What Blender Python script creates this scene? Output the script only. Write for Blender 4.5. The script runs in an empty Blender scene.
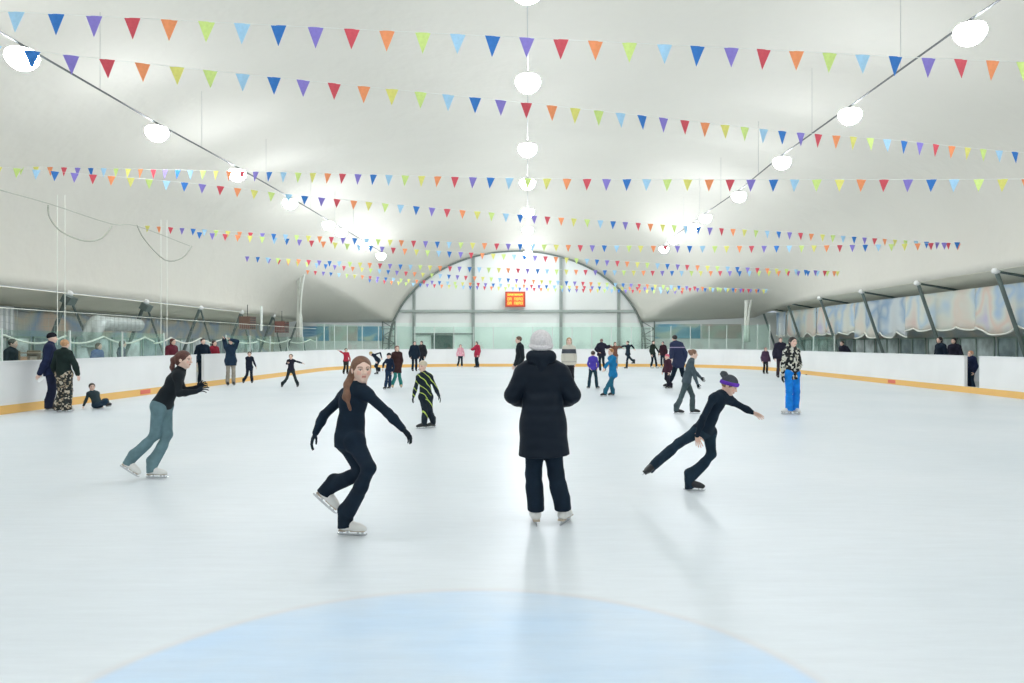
import bpy, math, random
import numpy as np
from mathutils import Vector, Matrix
random.seed(7)
F, CX, CY, CH = 740.0, 528.0, 343.0, 1.62      # focal length in pixels, vanishing point, eye height
SC = bpy.context.scene
COL = SC.collection

def at(px, py, D):
    return Vector(((px - CX) * D / F, D, CH + (CY - py) * D / F))
def lerp(a, b, t): return a + (b - a) * t

# ------------------------------------------------------------------ materials
MATS = {}
def mat(name, c, rough=.6, metal=0., spec=.5, emit=None, es=0., var=0., vscale=6., bump=0., bscale=40., bdist=.01, coat=0., trans=0., alpha=1.):
    if name in MATS: return MATS[name]
    m = bpy.data.materials.new(name); m.use_nodes = True
    nt = m.node_tree; b = nt.nodes['Principled BSDF']
    col = (c[0], c[1], c[2], 1)
    b.inputs['Base Color'].default_value = col
    b.inputs['Roughness'].default_value = rough
    b.inputs['Metallic'].default_value = metal
    b.inputs['Specular IOR Level'].default_value = spec
    b.inputs['Transmission Weight'].default_value = trans
    b.inputs['Alpha'].default_value = alpha
    b.inputs['Coat Weight'].default_value = coat
    if emit:
        b.inputs['Emission Color'].default_value = (*emit, 1); b.inputs['Emission Strength'].default_value = es
    tc = nt.nodes.new('ShaderNodeTexCoord')
    if var:
        n = nt.nodes.new('ShaderNodeTexNoise'); n.inputs['Scale'].default_value = vscale; n.inputs['Detail'].default_value = 4
        r = nt.nodes.new('ShaderNodeValToRGB')
        r.color_ramp.elements[0].position = .3; r.color_ramp.elements[1].position = .7
        r.color_ramp.elements[0].color = (c[0]*(1-var), c[1]*(1-var), c[2]*(1-var), 1)
        r.color_ramp.elements[1].color = (min(1, c[0]*(1+var)), min(1, c[1]*(1+var)), min(1, c[2]*(1+var)), 1)
        nt.links.new(tc.outputs['Object'], n.inputs['Vector']); nt.links.new(n.outputs['Fac'], r.inputs['Fac'])
        nt.links.new(r.outputs['Color'], b.inputs['Base Color'])
    if bump:
        n = nt.nodes.new('ShaderNodeTexNoise'); n.inputs['Scale'].default_value = bscale; n.inputs['Detail'].default_value = 3
        u = nt.nodes.new('ShaderNodeBump'); u.inputs['Strength'].default_value = bump; u.inputs['Distance'].default_value = bdist
        nt.links.new(tc.outputs['Object'], n.inputs['Vector']); nt.links.new(n.outputs['Fac'], u.inputs['Height'])
        nt.links.new(u.outputs['Normal'], b.inputs['Normal'])
    MATS[name] = m
    return m
def fabric(name, c, rough=.85): return mat(name, c, rough, spec=.25, var=.18, vscale=9, bump=.35, bscale=60, bdist=.006)

def ramp_mat(name, tex, scale, stops, rough=.7, const=True, vscale=(1, 1, 1), detail=3, spec=.3):
    if name in MATS: return MATS[name]
    m = bpy.data.materials.new(name); m.use_nodes = True
    nt = m.node_tree; b = nt.nodes['Principled BSDF']; b.inputs['Roughness'].default_value = rough
    b.inputs['Specular IOR Level'].default_value = spec
    tc = nt.nodes.new('ShaderNodeTexCoord'); mp = nt.nodes.new('ShaderNodeMapping'); mp.inputs['Scale'].default_value = vscale
    nt.links.new(tc.outputs['Object'], mp.inputs['Vector'])
    r = nt.nodes.new('ShaderNodeValToRGB'); r.color_ramp.interpolation = 'CONSTANT' if const else 'LINEAR'
    if tex == 'voronoi':
        n = nt.nodes.new('ShaderNodeTexVoronoi'); n.inputs['Scale'].default_value = scale
        sp = nt.nodes.new('ShaderNodeSeparateColor'); nt.links.new(n.outputs['Color'], sp.inputs['Color']); out = sp.outputs['Red']
    elif tex == 'wave':
        n = nt.nodes.new('ShaderNodeTexWave'); n.inputs['Scale'].default_value = scale; n.inputs['Distortion'].default_value = 3; n.bands_direction = 'DIAGONAL'; out = n.outputs['Fac']
    else:
        n = nt.nodes.new('ShaderNodeTexNoise'); n.inputs['Scale'].default_value = scale; n.inputs['Detail'].default_value = detail; out = n.outputs['Fac']
    nt.links.new(mp.outputs['Vector'], n.inputs['Vector']); nt.links.new(out, r.inputs['Fac'])
    el = r.color_ramp.elements
    while len(el) > 1: el.remove(el[-1])
    el[0].position = stops[0][0]; el[0].color = (*stops[0][1], 1)
    for p, c in stops[1:]:
        e = el.new(p); e.color = (*c, 1)
    nt.links.new(r.outputs['Color'], b.inputs['Base Color'])
    MATS[name] = m
    return m

# ------------------------------------------------------------------ object helpers
def new_obj(name, me, m=None, parent=None, loc=None):
    o = bpy.data.objects.new(name, me); COL.objects.link(o)
    if m is not None and me is not None:
        for k in (m if isinstance(m, (list, tuple)) else [m]):
            me.materials.append(k)
    if parent: o.parent = parent
    if loc is not None: o.location = loc
    return o
def tag(o, label=None, cat=None, group=None, kind=None):
    if label: o['label'] = label
    if cat: o['category'] = cat
    if group: o['group'] = group
    if kind: o['kind'] = kind
    return o
def empty(name, loc, label, cat, group=None):
    o = bpy.data.objects.new(name, None); COL.objects.link(o); o.location = loc; o.empty_display_size = .1
    return tag(o, label, cat, group)
def mesh(name, v, f, smooth=False, mi=None):
    me = bpy.data.meshes.new(name); me.from_pydata([tuple(p) for p in v], [], f)
    if smooth: me.polygons.foreach_set('use_smooth', [True]*len(me.polygons))
    if mi is not None: me.polygons.foreach_set('material_index', mi)
    me.update(); return me

class MB:
    """collects simple solids into one mesh"""
    def __init__(s): s.v = []; s.f = []; s.mi = []; s.cur = 0
    def face(s, idx): s.f.append(tuple(idx)); s.mi.append(s.cur)
    def box(s, x0, x1, y0, y1, z0, z1, M=None):
        b = len(s.v)
        for z in (z0, z1):
            for x, y in ((x0, y0), (x1, y0), (x1, y1), (x0, y1)):
                p = Vector((x, y, z)); s.v.append(M @ p if M else p)
        for q in ((0, 3, 2, 1), (4, 5, 6, 7), (0, 1, 5, 4), (1, 2, 6, 5), (2, 3, 7, 6), (3, 0, 4, 7)): s.face([b+i for i in q])
        return s
    def tube(s, pts, r, n=8, cap=True):
        pts = [Vector(p) for p in pts]; b = len(s.v); rs = r if isinstance(r, (list, tuple)) else [r]*len(pts)
        for i, p in enumerate(pts):
            t = (pts[min(i+1, len(pts)-1)] - pts[max(i-1, 0)]).normalized()
            a = t.cross(Vector((0, 0, 1)))
            if a.length < .05: a = t.cross(Vector((0, 1, 0)))
            a.normalize(); c = t.cross(a)
            for k in range(n):
                w = 2*math.pi*k/n; s.v.append(p + (a*math.cos(w) + c*math.sin(w))*rs[i])
        for i in range(len(pts)-1):
            for k in range(n):
                s.face((b+i*n+k, b+i*n+(k+1) % n, b+(i+1)*n+(k+1) % n, b+(i+1)*n+k))
        if cap:
            s.face([b+k for k in range(n)][::-1]); s.face([b+(len(pts)-1)*n+k for k in range(n)])
        return s
    def lathe(s, prof, c=(0, 0, 0), n=20):
        b = len(s.v)
        for r, z in prof:
            for k in range(n):
                w = 2*math.pi*k/n; s.v.append(Vector((c[0]+r*math.cos(w), c[1]+r*math.sin(w), c[2]+z)))
        for i in range(len(prof)-1):
            for k in range(n): s.face((b+i*n+k, b+i*n+(k+1) % n, b+(i+1)*n+(k+1) % n, b+(i+1)*n+k))
        s.face([b+k for k in range(n)][::-1]); s.face([b+(len(prof)-1)*n+k for k in range(n)])
        return s
    def grid(s, P):
        b = len(s.v); nr, nc = len(P), len(P[0])
        for row in P: s.v.extend(row)
        for i in range(nr-1):
            for j in range(nc-1): s.face((b+i*nc+j, b+i*nc+j+1, b+(i+1)*nc+j+1, b+(i+1)*nc+j))
        return s
    def build(s, name, m, parent=None, smooth=False, loc=None):
        v = s.v
        if loc is not None: v = [p - Vector(loc) for p in v]
        me = mesh(name, v, s.f, smooth, s.mi if s.cur or any(s.mi) else None)
        return new_obj(name, me, m, parent, loc)

# ------------------------------------------------------------------ implicit surface toolkit (numpy)
def N(v): return np.array(v, dtype=float)
def unit(v):
    v = N(v); l = np.linalg.norm(v); return v/l if l > 1e-9 else v
class Field:
    def __init__(s, lo, hi, h):
        s.h = h; s.lo = N(lo) - 3*h; s.n = np.maximum(4, np.ceil((N(hi)-s.lo)/h).astype(int) + 3)
        s.F = np.full(s.n, 9., dtype=np.float32)
    def sub(s, lo, hi):
        a = np.clip(np.floor((lo-s.lo)/s.h).astype(int), 0, s.n-1); b = np.clip(np.ceil((hi-s.lo)/s.h).astype(int)+1, 1, s.n)
        sl = tuple(slice(int(p), int(max(q, p+1))) for p, q in zip(a, b))
        ax = [s.lo[i] + s.h*np.arange(sl[i].start, sl[i].stop) for i in range(3)]
        return sl, ax[0][:, None, None], ax[1][None, :, None], ax[2][None, None, :]
    def dist(s, p, X, Y, Z):
        kind = p[0]
        if kind == 'c':
            _, a, b, r1, r2, n, fl = p
            ab = b-a; qx, qy, qz = X-a[0], Y-a[1], Z-a[2]
            if n is not None:
                dn = (qx*n[0]+qy*n[1]+qz*n[2])*(1/fl-1); qx = qx+n[0]*dn; qy = qy+n[1]*dn; qz = qz+n[2]*dn
                ab = ab + n*np.dot(ab, n)*(1/fl-1)
            L = max(np.dot(ab, ab), 1e-9)
            t = np.clip((qx*ab[0]+qy*ab[1]+qz*ab[2])/L, 0, 1)
            return np.sqrt((qx-t*ab[0])**2+(qy-t*ab[1])**2+(qz-t*ab[2])**2) - (r1+(r2-r1)*t)
        _, c, r, R = p                      # ellipsoid, rows of R are its axes
        q = [X-c[0], Y-c[1], Z-c[2]]
        e = [(q[0]*R[i][0]+q[1]*R[i][1]+q[2]*R[i][2])/r[i] for i in range(3)]
        k0 = np.sqrt(e[0]**2+e[1]**2+e[2]**2)
        return (k0-1)*min(r)
    def box(s, p, pad):
        if p[0] == 'c':
            r = max(p[3], p[4]) + pad; return np.minimum(p[1], p[2])-r, np.maximum(p[1], p[2])+r
        r = max(p[2])+pad; return p[1]-r, p[1]+r
    def add(s, p, k=.02):
        sl, X, Y, Z = s.sub(*s.box(p, 2.5*k+2*s.h)); d = s.dist(p, X, Y, Z); f = s.F[sl]
        hh = np.maximum(k-np.abs(f-d), 0)/k if k > 0 else 0
        s.F[sl] = np.minimum(f, d) - hh*hh*k*.25
    def cut(s, p, k=.01):
        sl, X, Y, Z = s.sub(*s.box(p, 2.5*k+2*s.h)); d = -s.dist(p, X, Y, Z); f = s.F[sl]
        hh = np.maximum(k-np.abs(f-d), 0)/k
        s.F[sl] = np.maximum(f, d) + hh*hh*k*.25
    def plane(s, o, n):                     # remove the side n points to
        sl, X, Y, Z = s.sub(s.lo, s.lo+s.n*s.h)
        s.F[sl] = np.maximum(s.F[sl], (X-o[0])*n[0]+(Y-o[1])*n[1]+(Z-o[2])*n[2])
    def mesh(s):
        F = s.F; F[0] = F[-1] = 1; F[:, 0] = F[:, -1] = 1; F[:, :, 0] = F[:, :, -1] = 1
        S = F < 0; n = F.shape
        cnt = np.zeros((n[0]-1, n[1]-1, n[2]-1), np.int8)
        for dx in (0, 1):
            for dy in (0, 1):
                for dz in (0, 1): cnt += S[dx:n[0]-1+dx, dy:n[1]-1+dy, dz:n[2]-1+dz]
        idx = np.argwhere((cnt > 0) & (cnt < 8))
        ids = np.full(cnt.shape, -1, np.int64); ids[tuple(idx.T)] = np.arange(len(idx))
        acc = np.zeros((len(idx), 3)); c = np.zeros(len(idx))
        cs = [(a, b, d) for a in (0, 1) for b in (0, 1) for d in (0, 1)]
        for A in cs:
            for ax in range(3):
                if A[ax]: continue
                B = list(A); B[ax] = 1
                va = F[tuple((idx+A).T)]; vb = F[tuple((idx+B).T)]; m = (va < 0) != (vb < 0)
                t = np.where(m, va/np.where(m, va-vb, 1), 0)
                P = np.array(A)[None, :] + 0.; P = np.repeat(P, len(idx), 0); P[:, ax] += t
                acc += P*m[:, None]; c += m
        V = s.lo + s.h*(idx + acc/np.maximum(c, 1)[:, None])
        quads = []
        for ax in range(3):
            sl0 = [slice(None)]*3; sl1 = [slice(None)]*3; sl0[ax] = slice(0, -1); sl1[ax] = slice(1, None)
            e = np.argwhere(S[tuple(sl0)] != S[tuple(sl1)])
            if not len(e): continue
            u, w = [(1, 2), (2, 0), (0, 1)][ax]
            q = []
            for du, dw in ((1, 1), (0, 1), (0, 0), (1, 0)):
                k = e.copy(); k[:, u] -= du; k[:, w] -= dw; q.append(ids[tuple(k.T)])
            q = np.stack(q, 1); flip = S[tuple(e.T)]
            q[~flip] = q[~flip][:, ::-1]
            quads.append(q)
        return V, np.concatenate(quads)
def cone(a, b, r1, r2, n=None, fl=1.): return ('c', N(a), N(b), r1, r2, None if n is None else unit(n), fl)
def ell(c, r, R=None): return ('e', N(c), r, np.eye(3) if R is None else N(R))
def fbounds(prims, pad=.05):
    lo = np.full(3, 1e9); hi = -lo
    for p in prims:
        if p[0] == 'c': r = max(p[3], p[4]); a, b = np.minimum(p[1], p[2])-r, np.maximum(p[1], p[2])+r
        else: r = max(p[2]); a, b = p[1]-r, p[1]+r
        lo = np.minimum(lo, a); hi = np.maximum(hi, b)
    return lo-pad, hi+pad
def solid(prims, h, k=.02, cuts=(), planes=(), later=(), k2=.02):
    lo, hi = fbounds(list(prims)+list(later)); Fd = Field(lo, hi, h)
    for p in prims: Fd.add(p, k)
    for o, n in planes: Fd.plane(N(o), unit(n))
    for p in cuts: Fd.cut(p)
    for p in later: Fd.add(p, k2)
    return Fd.mesh()
def np_obj(name, VF, m, parent=None, mi=None, col=None):
    V, Q = VF
    me = bpy.data.meshes.new(name); me.from_pydata(V.tolist(), [], Q.tolist())
    me.polygons.foreach_set('use_smooth', np.ones(len(me.polygons), bool))
    if mi is not None: me.polygons.foreach_set('material_index', mi)
    if col is not None:
        at_ = me.color_attributes.new('tint', 'FLOAT_COLOR', 'POINT'); at_.data.foreach_set('color', np.ascontiguousarray(col, dtype=np.float32).ravel())
    me.update()
    return new_obj(name, me, m, parent)

# ------------------------------------------------------------------ unit head, hands, skate
def build_head(h):
    pr = [ell((0, -.05, .12), (.345, .42, .375)), ell((0, .08, -.16), (.265, .30, .31)), cone((0, .25, -.40), (0, .2, -.38), .085, .12),
          cone((-.15, .27, .075), (.15, .27, .075), .075, .075), ell((.16, .2, -.11), (.12, .13, .12)), ell((-.16, .2, -.11), (.12, .13, .12)),
          cone((0, -.06, -.25), (0, -.10, -.62), .235, .225)]
    lo, hi = fbounds(pr, .1); Fd = Field(lo, hi, h)
    for p in pr: Fd.add(p, .12)
    for s in (-1, 1): Fd.cut(ell((.145*s, .43, -.005), (.095, .085, .06)), .05)
    Fd.add(cone((0, .36, .03), (0, .45, -.13), .028, .05), .05)
    for s in (-1, 1):
        Fd.add(ell((.045*s, .405, -.15), (.035, .04, .03)), .03)
        Fd.add(ell((.35*s, -.03, -.04), (.035, .085, .12)), .03)
        Fd.add(cone((.01*s, .385, -.235), (.07*s, .345, -.245), .022, .014), .02)
        Fd.add(cone((.01*s, .375, -.28), (.06*s, .345, -.275), .028, .014), .02)
    V, Q = Fd.mesh()
    col = np.ones((len(V), 4)); col[:, :3] = (1, 1, 1)
    x, y, z = V.T
    lips = (np.abs(x) < .085) & (y > .33) & (z < -.222) & (z > -.305); col[lips, :3] = (.86, .56, .55)
    gap = (np.abs(x) < .075) & (y > .33) & (np.abs(z+.257) < .009); col[gap, :3] = (.4, .15, .15)
    brow = (np.abs(np.abs(x)-.15) < .085) & (y > .2) & (np.abs(z-.082-.02*np.cos((np.abs(x)-.15)*15)) < .02); col[brow, :3] = (.35, .25, .2)
    lash = (np.abs(np.abs(x)-.145) < .075) & (y > .25) & (np.abs(z-.028) < .014); col[lash, :3] = (.3, .2, .17)
    chk = (np.abs(np.abs(x)-.19) < .07) & (y > .1) & (np.abs(z+.12) < .08); col[chk, :3] = (1., .82, .80)
    return V, Q, col
HEAD = {}
def head_unit(near):
    if near not in HEAD: HEAD[near] = build_head(.02 if near else .05)
    return HEAD[near]

def build_hand(h, curl, spread):
    """unit: metres of an adult hand; wrist at the origin, fingers +y, thumb +x, back of the hand +z"""
    pr = [cone((0, -.028, 0), (0, .01, 0), .023, .024, (0, 0, 1), .75), cone((.012, .01, 0), (.024, .075, .002), .018, .015, (0, 0, 1), .8),
          cone((-.012, .01, 0), (-.026, .068, 0), .018, .014, (0, 0, 1), .8), cone((0, .01, 0), (0, .075, .002), .02, .015, (0, 0, 1), .8)]
    lens = ((.030, .075, .041, .026, .020, 1.4), (.0095, .080, .046, .029, .021, .4), (-.0105, .077, .042, .027, .020, -.5), (-.029, .069, .033, .020, .017, -1.6))
    lo, hi = (-.09, -.08, -.12), (.11, .2, .05)
    Fd = Field(lo, hi, h)
    for p in pr: Fd.add(p, .012)
    for i, (x, y, a, b, c, sp) in enumerate(lens):
        p = N((x, y, 0)); ang = 0.; r = .0088 if i < 3 else .0078; side = sp*spread
        for L, cu, rr in ((a, curl*.7, r), (b, curl, r*.92), (c, curl*.7, r*.85)):
            ang += cu
            q = p + L*N((math.sin(side), math.cos(side)*math.cos(ang), -math.sin(ang)))
            Fd.add(cone(p, q, rr, rr*.93), .003); p = q
    p = N((.016, .015, -.004))
    for L, d, r in ((.042, (.75, .6, -.3), .0125), (.032, (.5, .85, -.3), .0102), (.024, (.25, .93, -.3), .009)):
        q = p + L*unit(d); Fd.add(cone(p, q, r, r*.9), .006); p = q
    return Fd.mesh()
HANDS = {}
def hand_unit(near, curl=.35, spread=.06):
    key = (near, curl, spread)
    if key not in HANDS: HANDS[key] = build_hand(.0038 if near else .0065, curl, spread)
    return HANDS[key]

def skate_meshes(color, blade=True):
    key = ('skate', color, blade)
    if key in HEAD: return HEAD[key]
    pr = [cone((0, -.045, .083), (0, .11, .075), .040, .037), cone((0, .09, .075), (0, .155, .068), .036, .027),
          cone((0, -.03, .10), (0, -.042, .25), .043, .048), cone((0, .02, .105), (0, .08, .08), .04, .035)]
    later = [cone((-.012, .045 + .0, .118), (.012, .045, .118), .006, .006), cone((-.016, .02, .142), (.016, .02, .142), .006, .006),
             cone((-.014, .07, .104), (.014, .07, .104), .006, .006), cone((-.018, .008, .17), (.018, .008, .17), .006, .006), cone((-.018, .004, .2), (.018, .004, .2), .006, .006)]
    V, Q = solid(pr, .006, .03, cuts=[cone((0, -.042, .26), (0, -.042, .30), .036, .036)], planes=[((0, 0, .243), (0, 0, 1)), ((0, 0, .052), (0, 0, -1))], later=later, k2=.004)
    me = bpy.data.meshes.new('boot'); me.from_pydata(V.tolist(), [], Q.tolist()); me.polygons.foreach_set('use_smooth', np.ones(len(me.polygons), bool))
    bl = MB()
    if blade:
        bl.cur = 0
        pts = [(-.115, .012), (-.10, .002), (-.02, 0), (.10, 0), (.165, .004), (.185, .014), (.188, .026)]
        n = len(pts); b = len(bl.v)
        for sx in (-.0022, .0022):
            for y, z in pts: bl.v.append(Vector((sx, y, z)))
            for y, z in pts[::-1]: bl.v.append(Vector((sx, y*.97, max(.020, z+.006))))
        m2 = 2*n
        bl.face([b+i for i in range(m2)][::-1]); bl.face([b+m2+i for i in range(m2)])
        for i in range(m2): bl.face((b+i, b+(i+1) % m2, b+m2+(i+1) % m2, b+m2+i))
        for y0, y1 in ((-.085, -.055), (-.02, 0), (.085, .105), (.13, .15)):
            bl.box(-.003, .003, y0, y1, .018, .046)
        bl.cur = 1
        bl.box(-.033, .033, .03, .165, .044, .055); bl.box(-.03, .03, -.088, -.02, .040, .056); bl.box(-.022, .022, -.03, .04, .048, .056)
    else:
        bl.cur = 1
        bl.box(-.036, .036, -.085, .17, .036, .056)
    me2 = mesh('blade', bl.v, bl.f, False, bl.mi)
    m = mat('boot_'+color, {'white': (.72, .72, .70), 'black': (.015, .017, .02), 'tan': (.62, .42, .26), 'grey': (.25, .26, .27)}[color], .45)
    me.materials.append(m)
    me2.materials.append(mat('steel', (.55, .57, .6), .25, 1.)); me2.materials.append(mat('sole_'+color, (.45, .38, .3) if color == 'white' else (.02, .02, .02), .6))
    HEAD[key] = (me, me2); return HEAD[key]

SKIN = {}
def skin(name, c):
    if name in SKIN: return SKIN[name]
    m = bpy.data.materials.new(name); m.use_nodes = True; nt = m.node_tree; b = nt.nodes['Principled BSDF']
    a = nt.nodes.new('ShaderNodeAttribute'); a.attribute_name = 'tint'
    x = nt.nodes.new('ShaderNodeMix'); x.data_type = 'RGBA'; x.blend_type = 'MULTIPLY'; x.inputs[0].default_value = 1
    x.inputs[6].default_value = (*c, 1); nt.links.new(a.outputs['Color'], x.inputs[7]); nt.links.new(x.outputs[2], b.inputs['Base Color'])
    b.inputs['Roughness'].default_value = .5; b.inputs['Subsurface Weight'].default_value = .0
    SKIN[name] = m; return m
EYE = {}
def eye_mesh():
    if 'e' in EYE: return EYE['e']
    mb = MB(); prof = []
    n = 16
    for i in range(1, n): a = math.pi*i/n; prof.append((math.sin(a), -math.cos(a)))
    mb.lathe(prof, n=16)
    v = [Vector((p.x, p.z, -p.y)) for p in mb.v]
    me = mesh('eye', v, mb.f, True)
    me.materials.append(mat('eye_white', (.8, .8, .78), .3)); me.materials.append(mat('eye_iris', (.16, .13, .10), .3)); me.materials.append(mat('eye_pupil', (.01, .01, .01), .2))
    for p in me.polygons:
        y = p.center.y; p.material_index = 2 if y > .93 else (1 if y > .74 else 0)
    EYE['e'] = me; return me

# ------------------------------------------------------------------ people
def yaw_vec(a, pitch=0):
    a = math.radians(a); p = math.radians(pitch)
    return N((math.sin(a)*math.cos(p), -math.cos(a)*math.cos(p), math.sin(p)))
def figure(J, H, face, label, top, bottom, group=None, skin_c=(.78, .55, .45), hair=None, hat=None, gloves=None, skates='white',
           blade=True, hface=None, hpitch=0, hroll=0, coat=None, ti=.012, tb=.010, flare=.05, hem=.12, collar=True, bulk=1., width=1., D=None, hood=None,
           foot_dirs=(None, None), foot_up=(None, None), hand_dirs=(None, None), thumb=(None, None), curl=.35, spread=.06, headscale=1., extras=None, hemz=.09, topmat=None, botmat=None,
           knit=None, band=None, cat='person'):
    """J: world joints head nk pv el er hl hr kl kr fl fr (+ optional sl sr)"""
    J = {k: N(v) for k, v in J.items()}
    u = H/1.7; near = D < 12; mid = D < 20
    h = min(.022, max(.0072, D/F*.62))
    f = yaw_vec(face); l = N((math.cos(math.radians(face)), math.sin(math.radians(face)), 0)); Z = N((0, 0, 1))
    base = N((J['pv'][0], J['pv'][1], 0)) if 'root' not in J else J['root']
    root = empty('person', Vector(base), label, cat, group)
    for k in J: J[k] = J[k] - base
    nk, pv, hd = J['nk'], J['pv'], J['head']
    tax = unit(nk-pv); n = unit(np.cross(l, tax))           # depth axis of the torso
    w = width
    sl = J.get('sl', nk + l*.150*u*w - Z*.035*u); sr = J.get('sr', nk - l*.150*u*w - Z*.035*u)
    hl_ = J.get('hpl', pv + l*.082*u - Z*.02*u); hr_ = J.get('hpr', pv - l*.082*u - Z*.02*u)
    hh = (.118+.0635*H)*headscale
    ff = [yaw_vec(face) if d is None else unit(d) for d in foot_dirs]
    ups = []
    for i in (0, 1):
        up = foot_up[i]
        up = Z if up is None else unit(up)
        up = unit(up - ff[i]*np.dot(up, ff[i])); ups.append(up)
    ank = [J['fl'] + ups[0]*.125*u - ff[0]*.03*u, J['fr'] + ups[1]*.125*u - ff[1]*.03*u]
    def torso(t, b=1.):
        a = lerp(pv, nk, .74); m = lerp(pv, nk, .36)
        return [cone(a, m, .142*u*b*w+t, .112*u*b*w+t, n, .72), cone(m, lerp(pv, nk, .05), .112*u*b*w+t, .135*u*b+t, n, .76),
                cone(sl, lerp(sl, nk, .8), .052*u*b+t, .058*u*b+t), cone(sr, lerp(sr, nk, .8), .052*u*b+t, .058*u*b+t),
                cone(lerp(sl, nk, .35), lerp(sr, nk, .35)-Z*.01, .062*u+t, .062*u+t),
                cone(hl_, hr_, .10*u*b+t, .10*u*b+t), cone(lerp(nk, a, .3), a, .07*u+t, .12*u+t, n, .75)]
    def arms(t, b=1., end=1.):
        o = []
        for s, e, wv in ((sl, J['el'], J['hl']), (sr, J['er'], J['hr'])):
            o += [cone(s, e, .047*u*b+t, .037*u*b+t), cone(e, lerp(e, wv, .35), .037*u*b+t, .039*u*b+t), cone(lerp(e, wv, .35), lerp(e, wv, end), .039*u*b+t, .026*u*b+t*.9)]
        return o
    def legs(t, b=1., flr=0, end=1.):
        o = []
        for hp, k, a in ((hl_, J['kl'], ank[0]), (hr_, J['kr'], ank[1])):
            c = lerp(k, a, .32) - unit(np.cross(unit(a-k), l))*0
            o += [cone(hp, k, .083*u*b+t, .053*u*b+t), cone(k, c, .052*u*b+t, .053*u*b+t), cone(c, lerp(k, a, end*(.72 if flr else 1)), .053*u*b+t, .040*u*b+t)]
            if flr: o += [cone(lerp(k, a, .72*end), lerp(k, a, end), .042*u*b+t, flr*u)]
        return o
    # body: one continuous surface
    bh = h if near else max(h, .018)
    Vb, Qb = solid(torso(0)+arms(-.011)+legs(-.004), bh, .03)
    HV, HQ, HC = head_unit(near)
    hf = yaw_vec(face if hface is None else hface, 0); hl2 = N((math.cos(math.radians(face if hface is None else hface)), math.sin(math.radians(face if hface is None else hface)), 0))
    cp, sp = math.cos(math.radians(hpitch)), math.sin(math.radians(hpitch))
    hy = hf*cp + Z*sp; hz = Z*cp - hf*sp
    cr, sr_ = math.cos(math.radians(hroll)), math.sin(math.radians(hroll))
    hx = hl2*cr + hz*sr_; hz = hz*cr - hl2*sr_
    R = np.stack([hx, hy, hz])                               # rows: head axes
    def hp_(p): return hd + hh*(N(p) @ R)
    Vs = [Vb, hd + hh*(HV @ R)]; Qs = [Qb, HQ+len(Vb)]; cols = [np.ones((len(Vb), 4)), HC]
    neck = cone(hp_((0, -.07, -.3)), lerp(hp_((0, -.07, -.3)), nk, 1.), .048*u+.004, .055*u+.004)
    Vn, Qn = solid([neck, cone(nk, lerp(nk, pv, .12), .055*u, .07*u)], max(h*.8, .008), .02)
    Qs.append(Qn+sum(len(a) for a in Vs)); Vs.append(Vn); cols.append(np.ones((len(Vn), 4)))
    hu = .98*u
    for i, (e, wv) in enumerate(((J['el'], J['hl']), (J['er'], J['hr']))):
        d = unit(wv-e) if hand_dirs[i] is None else unit(hand_dirs[i])
        th = (f + .25*Z) if thumb[i] is None else N(thumb[i])
        x = th - d*np.dot(th, d)
        if np.linalg.norm(x) < .25: x = Z - d*np.dot(Z, d)
        x = unit(x); z = np.cross(x, d)
        if i == 1: z = -z
        HVh, HQh = hand_unit(near, curl, spread)
        Vh = wv + hu*(HVh @ np.stack([x, d, z])); Qh = HQh if i == 0 else HQh[:, ::-1]
        if gloves:
            g = np_obj('glove', (Vh + 0., Qh), fabric('glove_'+gloves[0], gloves[1]), root)
        else:
            Qs.append(Qh+sum(len(a) for a in Vs)); Vs.append(Vh); cols.append(np.ones((len(Vh), 4)))
    body = np_obj('body', (np.concatenate(Vs), np.concatenate(Qs)), skin('skin_%02d%02d%02d' % tuple(int(c*99) for c in skin_c), skin_c), root, col=np.concatenate(cols))
    if near:
        for s in (-1, 1):
            e = new_obj('eye', eye_mesh(), None, root)
            Mx = Matrix([[R[0][i], R[1][i], R[2][i]] for i in range(3)]).to_4x4()
            e.matrix_local = Matrix.Translation(Vector(hp_((.14*s, .315, -.005)))) @ Mx @ Matrix.Diagonal((.052*hh, .052*hh, .036*hh, 1))
    # clothing
    tm = topmat or fabric('cloth_%02d%02d%02d' % tuple(int(c*99) for c in top), top)
    bm_ = botmat or fabric('cloth_%02d%02d%02d' % tuple(int(c*99) for c in bottom), bottom)
    shafts = []; tcuts = []
    for i, (key, kn) in enumerate((('fl', 'kl'), ('fr', 'kr'))):
        S_ = J[key] + ups[i]*.24*u - ff[i]*.038*u; B_ = J[key] + ups[i]*(hemz-.03)*u - ff[i]*.028*u
        shafts += [cone(S_, B_, max(.056, flare)*u, (flare+.016)*u), cone(lerp(ank[i], J[kn], .62), S_, .048*u+tb, max(.058, flare)*u), cone(lerp(ank[i], J[kn], .5), ank[i]+ups[i]*.03*u, .050*u+tb, .052*u+tb*.5)]
        tcuts.append(ell(J[key] + ups[i]*(hemz-.12)*u, (.16*u, .16*u, .12*u), np.stack([unit(np.cross(ff[i], ups[i])), ff[i], ups[i]])))
    tr = solid([cone(lerp(pv, nk, .25), pv, .115*u+tb, .13*u+tb, n, .8), cone(hl_, hr_, .10*u+tb, .10*u+tb)] + legs(tb, 1., 0, .8) + shafts, h, .03, cuts=tcuts)
    np_obj('trousers', tr, bm_, root)
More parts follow.
